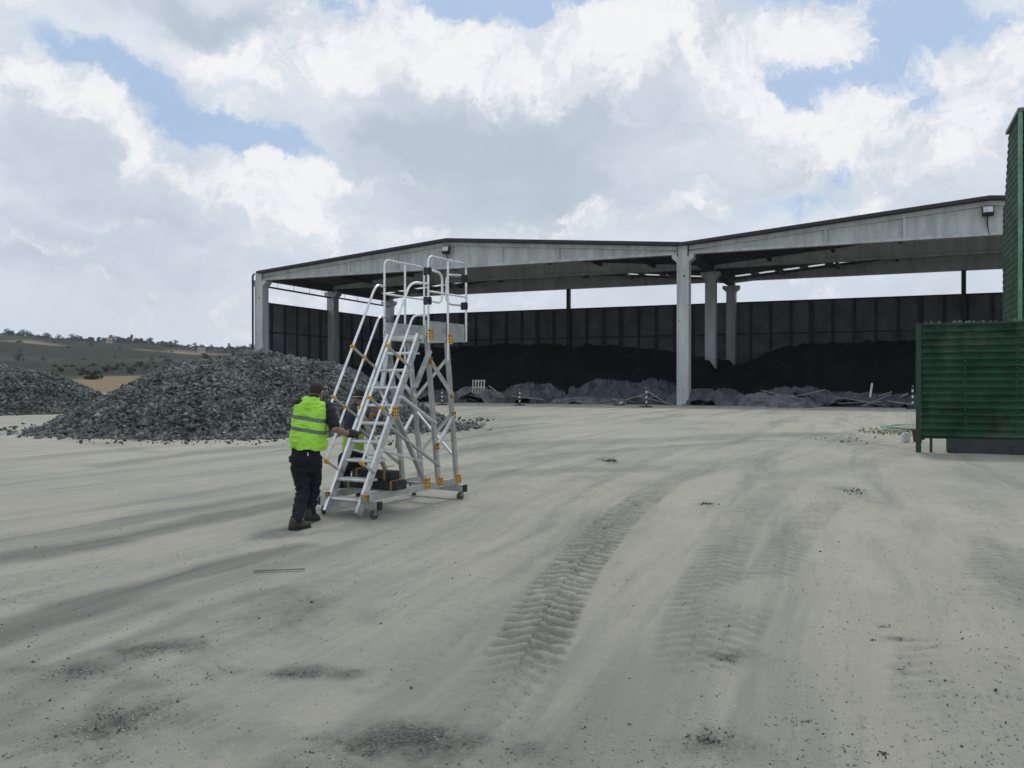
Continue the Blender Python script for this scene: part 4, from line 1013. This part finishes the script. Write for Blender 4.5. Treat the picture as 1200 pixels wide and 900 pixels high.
def eyes(parent, c, Rm, s=1.0):
    m = MB()
    for q in (-1, 1): ell(m, Vector(c)+Rm@Vector((q*.031*s, .080*s, .010*s)), .013*s, .009*s, .009*s, Rm, 8)
    m.build('eyes', M_hair, parent, smooth=True)
VEST = bpy.data.materials.new('hi_vis_vest'); VEST.use_nodes = True
_n = NG(VEST.node_tree); _b = VEST.node_tree.nodes['Principled BSDF']; _tc = _n.n.new('ShaderNodeTexCoord').outputs['Object']
_s = _n.n.new('ShaderNodeSeparateXYZ'); _n.put(_s.inputs[0], _tc)
zz = _n.m('ADD', _s.outputs[2], _n.m('ADD', _n.m('MULTIPLY', _s.outputs[0], .17), _n.m('MULTIPLY', _n.m('SUBTRACT', _n.noise(_tc, 6, 2), .5), .02)))
b1 = _n.m('LESS_THAN', _n.m('ABSOLUTE', _n.m('SUBTRACT', zz, 1.262)), .023); b2 = _n.m('LESS_THAN', _n.m('ABSOLUTE', _n.m('SUBTRACT', zz, 1.125)), .023)
lime = _n.mix(_n.noise(_tc, 9, 4), (.30, .66, .05), (.40, .77, .08))
_n.put(_b.inputs['Base Color'], _n.mix(_n.m('MAXIMUM', b1, b2), lime, (.13, .17, .15))); _b.inputs['Roughness'].default_value = .75
_bp = _n.n.new('ShaderNodeBump'); _bp.inputs['Distance'].default_value = .03; _n.put(_bp.inputs['Height'], _n.noise(_n.v('MULTIPLY', _tc, (1, 1, .5)), 13, 4, .6)); _n.l.new(_bp.outputs[0], _b.inputs['Normal'])

def person_front():
    base = Vector((-2.44, 9.75, 0)); t = empty('person', base, 0, 'person in lime hi-vis vest and dark trousers pushing the ladder, seen from behind', 'person')
    def w(x, y, Y): return wp(x, y, Y)-base
    fw = Vector((.35, .94, 0)).normalized(); rt = Vector((fw.y, -fw.x, 0))
    hipL = w(350, 537, 9.80); hipR = w(366, 537, 9.86); pel = (hipL+hipR)/2+Vector((0, 0, .06))
    chest = w(364, 490, 9.93); neck = w(369, 468, 9.97); hd = w(371.5, 459.5, 10.02)
    shL = w(351, 474, 9.88); shR = w(385, 477, 9.98)
    kL = w(355, 576, 9.86); aL = w(347, 611, 9.50); kR = w(368, 571, 10.02); aR = w(363, 600, 9.98)
    aL.z = .10; aR.z = .14
    hR = LM @ Vector((SA+.035, .0, 0)); z_end = None
    # end of the right upper handrail
    gr = LM @ (Vector((SA+.035, ly(.73), .73))+nrm*.56+slope*.05)-base
    gl = LM @ (Vector((-SA-.035, ly(.75), .75))+nrm*.56+slope*.05)-base
    rail = (LM.to_3x3() @ slope)
    wrR = gr+(Vector((-.085, -.06, .01))); wrL = gl+Vector((-.03, -.09, .0))
    elR = w(392.5, 502, 9.83); elL = w(345, 500, 10.02)+Vector((.03, .1, 0))
    # body (one continuous surface)
    m = MB()
    Rh = Matrix.Rotation(-.42, 3, 'Z') @ Matrix.Rotation(-.22, 3, 'X')
    head(m, hd, Rh)
    capsule(m, hd-Vector((0, .02, .06)), neck-Vector((0, .0, .05)), .052, .062)
    capsule(m, pel, chest, .125, .145, asp=.72, side=fw); capsule(m, shL, shR, .06, .06)
    for a, b, r1, r2 in ((shR, elR, .052, .042), (elR, wrR, .043, .028), (shL, elL, .052, .042), (elL, wrL, .041, .028), (hipL, kL, .085, .058), (kL, aL, .055, .038), (hipR, kR, .085, .058), (kR, aR, .055, .038), (pel, hipL, .10, .09), (pel, hipR, .10, .09)):
        capsule(m, a, b, r1, r2)
    capsule(m, elR, elR+(wrR-elR)*.5, .045, .043)
    capsule(m, wrR, gr-(gr-wrR)*.25, .028, .030); capsule(m, wrL, gl-(gl-wrL)*.25, .028, .030)
    for a, dr in ((aL, Vector((.62, .78, 0)).normalized()), (aR, Vector((.3, .95, 0)).normalized())): capsule(m, a, a+dr*.12-Vector((0, 0, a.z-.045)), .036, .027)
    hand(m, gr, rail, gr-wrR, scale=.9); hand(m, gl, rail, gl-wrL, scale=.9)
    body = fuse(m, 'body', M_skin, t, .0065, 2)
    eyes(t, hd, Rh)
    # hair
    m = MB(); ell(m, hd+Rh@Vector((0, -.016, .033)), .083, .098, .100, Rh)
    hz_ = fuse(m, 'hair', M_hair, t, .008, 2, keep=lambda c: (Rh.transposed()@(c-hd)).z > -.035+max(0, (Rh.transposed()@(c-hd)).y)*1.4)
    # gloves
    m = MB(); hand(m, gr, rail, gr-wrR, scale=1.3); capsule(m, wrR+(gr-wrR)*.1, wrR+(gr-wrR)*.5, .038, .038); fuse(m, 'glove', M_glove, t, .005, 2)
    m = MB(); hand(m, gl, rail, gl-wrL, scale=1.3); capsule(m, wrL+(gl-wrL)*.1, wrL+(gl-wrL)*.5, .038, .038); fuse(m, 'glove', M_glove, t, .005, 2)
    # shirt (sleeves and collar)
    m = MB(); capsule(m, shR+(shL-shR)*.12, shR+(elR-shR)*.25, .078, .078); capsule(m, shR+(elR-shR)*.2, shR+(elR-shR)*.84, .074, .070)
    capsule(m, shL+(shR-shL)*.12, shL+(elL-shL)*.25, .075, .074); capsule(m, shL+(elL-shL)*.2, shL+(elL-shL)*.84, .070, .066)
    capsule(m, neck-Vector((0, 0, .03)), neck+Vector((0, .0, .012)), .072, .062); capsule(m, shL, shR, .07, .07); capsule(m, chest, pel+Vector((0, 0, .05)), .15, .14, asp=.72, side=fw)
    fuse(m, 'shirt', M_shirt, t, .009, 3, wrinkle=.004)
    # vest
    m = MB(); ch2 = chest-Vector((0, 0, .02)); lo = w(357.5, 520, 9.83)
    capsule(m, w(367, 487, 9.93), w(359, 522, 9.84), .178, .205, n=24, asp=.74, side=fw)
    capsule(m, w(360, 476, 9.92), w(377, 480, 9.95), .112, .098, n=20)
    capsule(m, w(353, 479, 9.88), w(352, 515, 9.82), .09, .125, n=18); capsule(m, w(376, 486, 9.95), w(374, 520, 9.9), .075, .105, n=18)
    capsule(m, w(368, 470.5, 9.94), w(368, 480, 9.93), .078, .12, n=16)
    hem = w(357, 526.5, 9.83).z
    fuse(m, 'vest', VEST, t, .010, 6, keep=lambda c: c.z > hem-(c.x-w(357, 526, 9.83).x)*.05+.01*math.sin(c.x*30) and c.z < neck.z+.03, wrinkle=.012)
    # trousers
    m = MB(); capsule(m, pel+Vector((0, 0, .10)), (hipL+hipR)/2-Vector((0, 0, .02)), .165, .170, n=20, asp=.72, side=fw)
    for h_, k_, a_, bulk in ((hipL, kL, aL, 0), (hipR, kR, aR, 0)):
        capsule(m, h_, h_+(k_-h_)*.5, .112, .094); capsule(m, h_+(k_-h_)*.4, k_, .096, .080); capsule(m, k_, k_+(a_-k_)*.55, .079, .068); capsule(m, k_+(a_-k_)*.5, a_-(a_-k_).normalized()*(-.0), .069, .064)
    fuse(m, 'trousers', M_trou, t, .010, 4, keep=lambda c: c.z > .075 and c.z < hem+.10, wrinkle=.013)
    # boots
    for a, dr in ((aL, Vector((.62, .78, 0)).normalized()), (aR, Vector((.3, .95, 0)).normalized())):
        lift = a.z-.10
        m = MB(); capsule(m, a-dr*.03, Vector((a.x, a.y, .05+lift*.6))-dr*.045, .056, .050); capsule(m, Vector((a.x, a.y, .048+lift*.8))-dr*.05, Vector((a.x, a.y, .040))+dr*.15, .050, .046, asp=.85); capsule(m, a, a+fw*.10-Vector((0, 0, a.z-.055)), .056, .046)
        capsule(m, Vector((a.x, a.y, .07+lift*.5)), Vector((a.x, a.y, .045))+dr*.13, .048, .036)
        b_ = fuse(m, 'boot', M_boot, t, .008, 3)
        s = MB(); s.bar(Vector((a.x, a.y, .012+lift*.8))-dr*.095, Vector((a.x, a.y, .012))+dr*.19, .088, .024); s.build('sole', M_black, b_, .008)
    MB().bar(w(360.5, 530.5, 9.62), w(361, 534, 9.62), .012, .008).build('belt_tag', M_alu, t)
person_front()

def person_back():
    base = Vector((-2.14, 11.55, 0)); t = empty('person', base, 0, 'person in navy top with lime lower band standing behind the ladder treads', 'person')
    def w(x, y, Y): return wp(x, y, Y)-base
    fw = Vector((.75, .66, 0)).normalized()
    hipL = w(405, 538, 11.55); hipR = w(421, 538, 11.50); pel = (hipL+hipR)/2+Vector((0, 0, .05)); chest = w(415, 494, 11.55); neck = w(419, 476, 11.6); hd = w(422.5, 466, 11.62)
    shL = w(405, 482, 11.72); shR = w(428, 482, 11.45); kL = w(403, 566, 11.7); kR = w(424, 564, 11.55); aL = w(399, 582, 11.65); aR = w(422, 582, 11.45); aL.z = aR.z = .09
    # grips: the left stringer side and strut
    g1 = LM @ (Vector((-SA-.035, ly(1.02), 1.02))+nrm*.0)-base; ax1 = LM.to_3x3() @ slope
    g2 = w(444, 481, 11.35)
    g2 = LM @ Vector((-SA-.03, ly(1.62), 1.62)) - base if False else g2
    elR = w(431.5, 490, 11.33); wrR = w(441, 483, 11.33); elL = w(402, 505, 11.8)+Vector((.12, .12, 0)); wrL = g1+Vector((-.10, .03, -.02))
    m = MB(); Rh = Matrix.Rotation(-.75, 3, 'Z') @ Matrix.Rotation(-.35, 3, 'X'); head(m, hd, Rh, .96)
    capsule(m, hd-Vector((0, .01, .06)), neck-Vector((0, 0, .04)), .052, .06); capsule(m, pel, chest, .12, .14, asp=.72, side=fw); capsule(m, shL, shR, .06, .06)
    for a, b, r1, r2 in ((shR, elR, .05, .042), (elR, wrR, .043, .029), (shL, elL, .05, .042), (elL, wrL, .041, .029), (hipL, kL, .085, .058), (kL, aL, .055, .04), (hipR, kR, .085, .058), (kR, aR, .055, .04), (pel, hipL, .1, .09), (pel, hipR, .1, .09)): capsule(m, a, b, r1, r2)
    hand(m, g2, Vector((0, .1, 1)), g2-wrR, back=(0, -1, 0)); hand(m, g1, ax1, g1-wrL)
    for a in (aL, aR): capsule(m, a, a+fw*.14-Vector((0, 0, .045)), .038, .03)
    fuse(m, 'body', M_skin, t, .0065, 2); eyes(t, hd, Rh, .96)
    m = MB(); ell(m, hd+Rh@Vector((0, -.014, .03)), .080, .096, .097, Rh); fuse(m, 'hair', M_hair, t, .008, 2, keep=lambda c: (Rh.transposed()@(c-hd)).z > -.045+max(0, (Rh.transposed()@(c-hd)).y)*1.4)
    pts = [hd+Rh@Vector((.086*math.cos(a), -.012+.103*math.sin(a), .005+.03*math.sin(a))) for a in [math.pi+math.pi*k/16 for k in range(17)]]
    MB().tube(pts, .005, 6).build('head_strap', M_tread, t, smooth=True)
    wz = w(412, 508, 11.55).z; hemz = w(412, 528, 11.55).z
    m = MB(); capsule(m, chest, pel+Vector((0, 0, .05)), .165, .165, n=20, asp=.76, side=fw); capsule(m, shL, shR, .078, .078); capsule(m, neck-Vector((0, 0, .03)), neck+Vector((0, 0, .0)), .07, .06)
    capsule(m, shR, shR+(elR-shR)*.8, .072, .066); capsule(m, shL, elL, .072, .066); capsule(m, elL, elL+(wrL-elL)*.55, .060, .052)
    m2 = MB(); m2.v = list(m.v); m2.f = list(m.f); m2.mi = list(m.mi)
    fuse(m, 'top', M_navy, t, .009, 3, wrinkle=.004, keep=lambda c: c.z > wz-.01)
    m = MB(); capsule(m, chest-Vector((0, 0, .05)), pel+Vector((0, 0, .0)), .17, .18, n=20, asp=.78, side=fw)
    fuse(m, 'lime_band', M_lime, t, .009, 4, wrinkle=.005, keep=lambda c: hemz < c.z < wz+.01)
    m = MB(); capsule(m, pel+Vector((0, 0, .06)), (hipL+hipR)/2, .16, .165, n=20, asp=.74, side=fw)
    for h_, k_, a_ in ((hipL, kL, aL), (hipR, kR, aR)): capsule(m, h_, k_, .105, .078); capsule(m, k_, a_, .076, .062)
    fuse(m, 'trousers', M_trou, t, .010, 4, wrinkle=.007, keep=lambda c: .07 < c.z < hemz+.04)
    for a in (aL, aR):
        m = MB(); capsule(m, a-fw*.03, Vector((a.x, a.y, .05))-fw*.045, .052, .048); capsule(m, Vector((a.x, a.y, .048))-fw*.05, Vector((a.x, a.y, .04))+fw*.15, .046, .042, asp=.8)
        b_ = fuse(m, 'boot', M_boot, t, .008, 3); MB().bar(Vector((a.x, a.y, .012))-fw*.095, Vector((a.x, a.y, .012))+fw*.19, .088, .024).build('sole', M_black, b_, .008)
person_back()

# ------------------------------------------------------------------ haze
hz = MB().box((-1560, -1560, -2), (1560, 1560, 95)).build('haze', bpy.data.materials.new('air'))
P(hz, kind='stuff'); hm = hz.data.materials[0]; hm.use_nodes = True; hn = hm.node_tree
for n_ in list(hn.nodes): hn.nodes.remove(n_)
pv = hn.nodes.new('ShaderNodeVolumePrincipled'); pv.inputs['Color'].default_value = (.86, .92, 1, 1); pv.inputs['Density'].default_value = .00015
ho = hn.nodes.new('ShaderNodeOutputMaterial'); hn.links.new(pv.outputs[0], ho.inputs['Volume'])
S.cycles.volume_bounces = 0
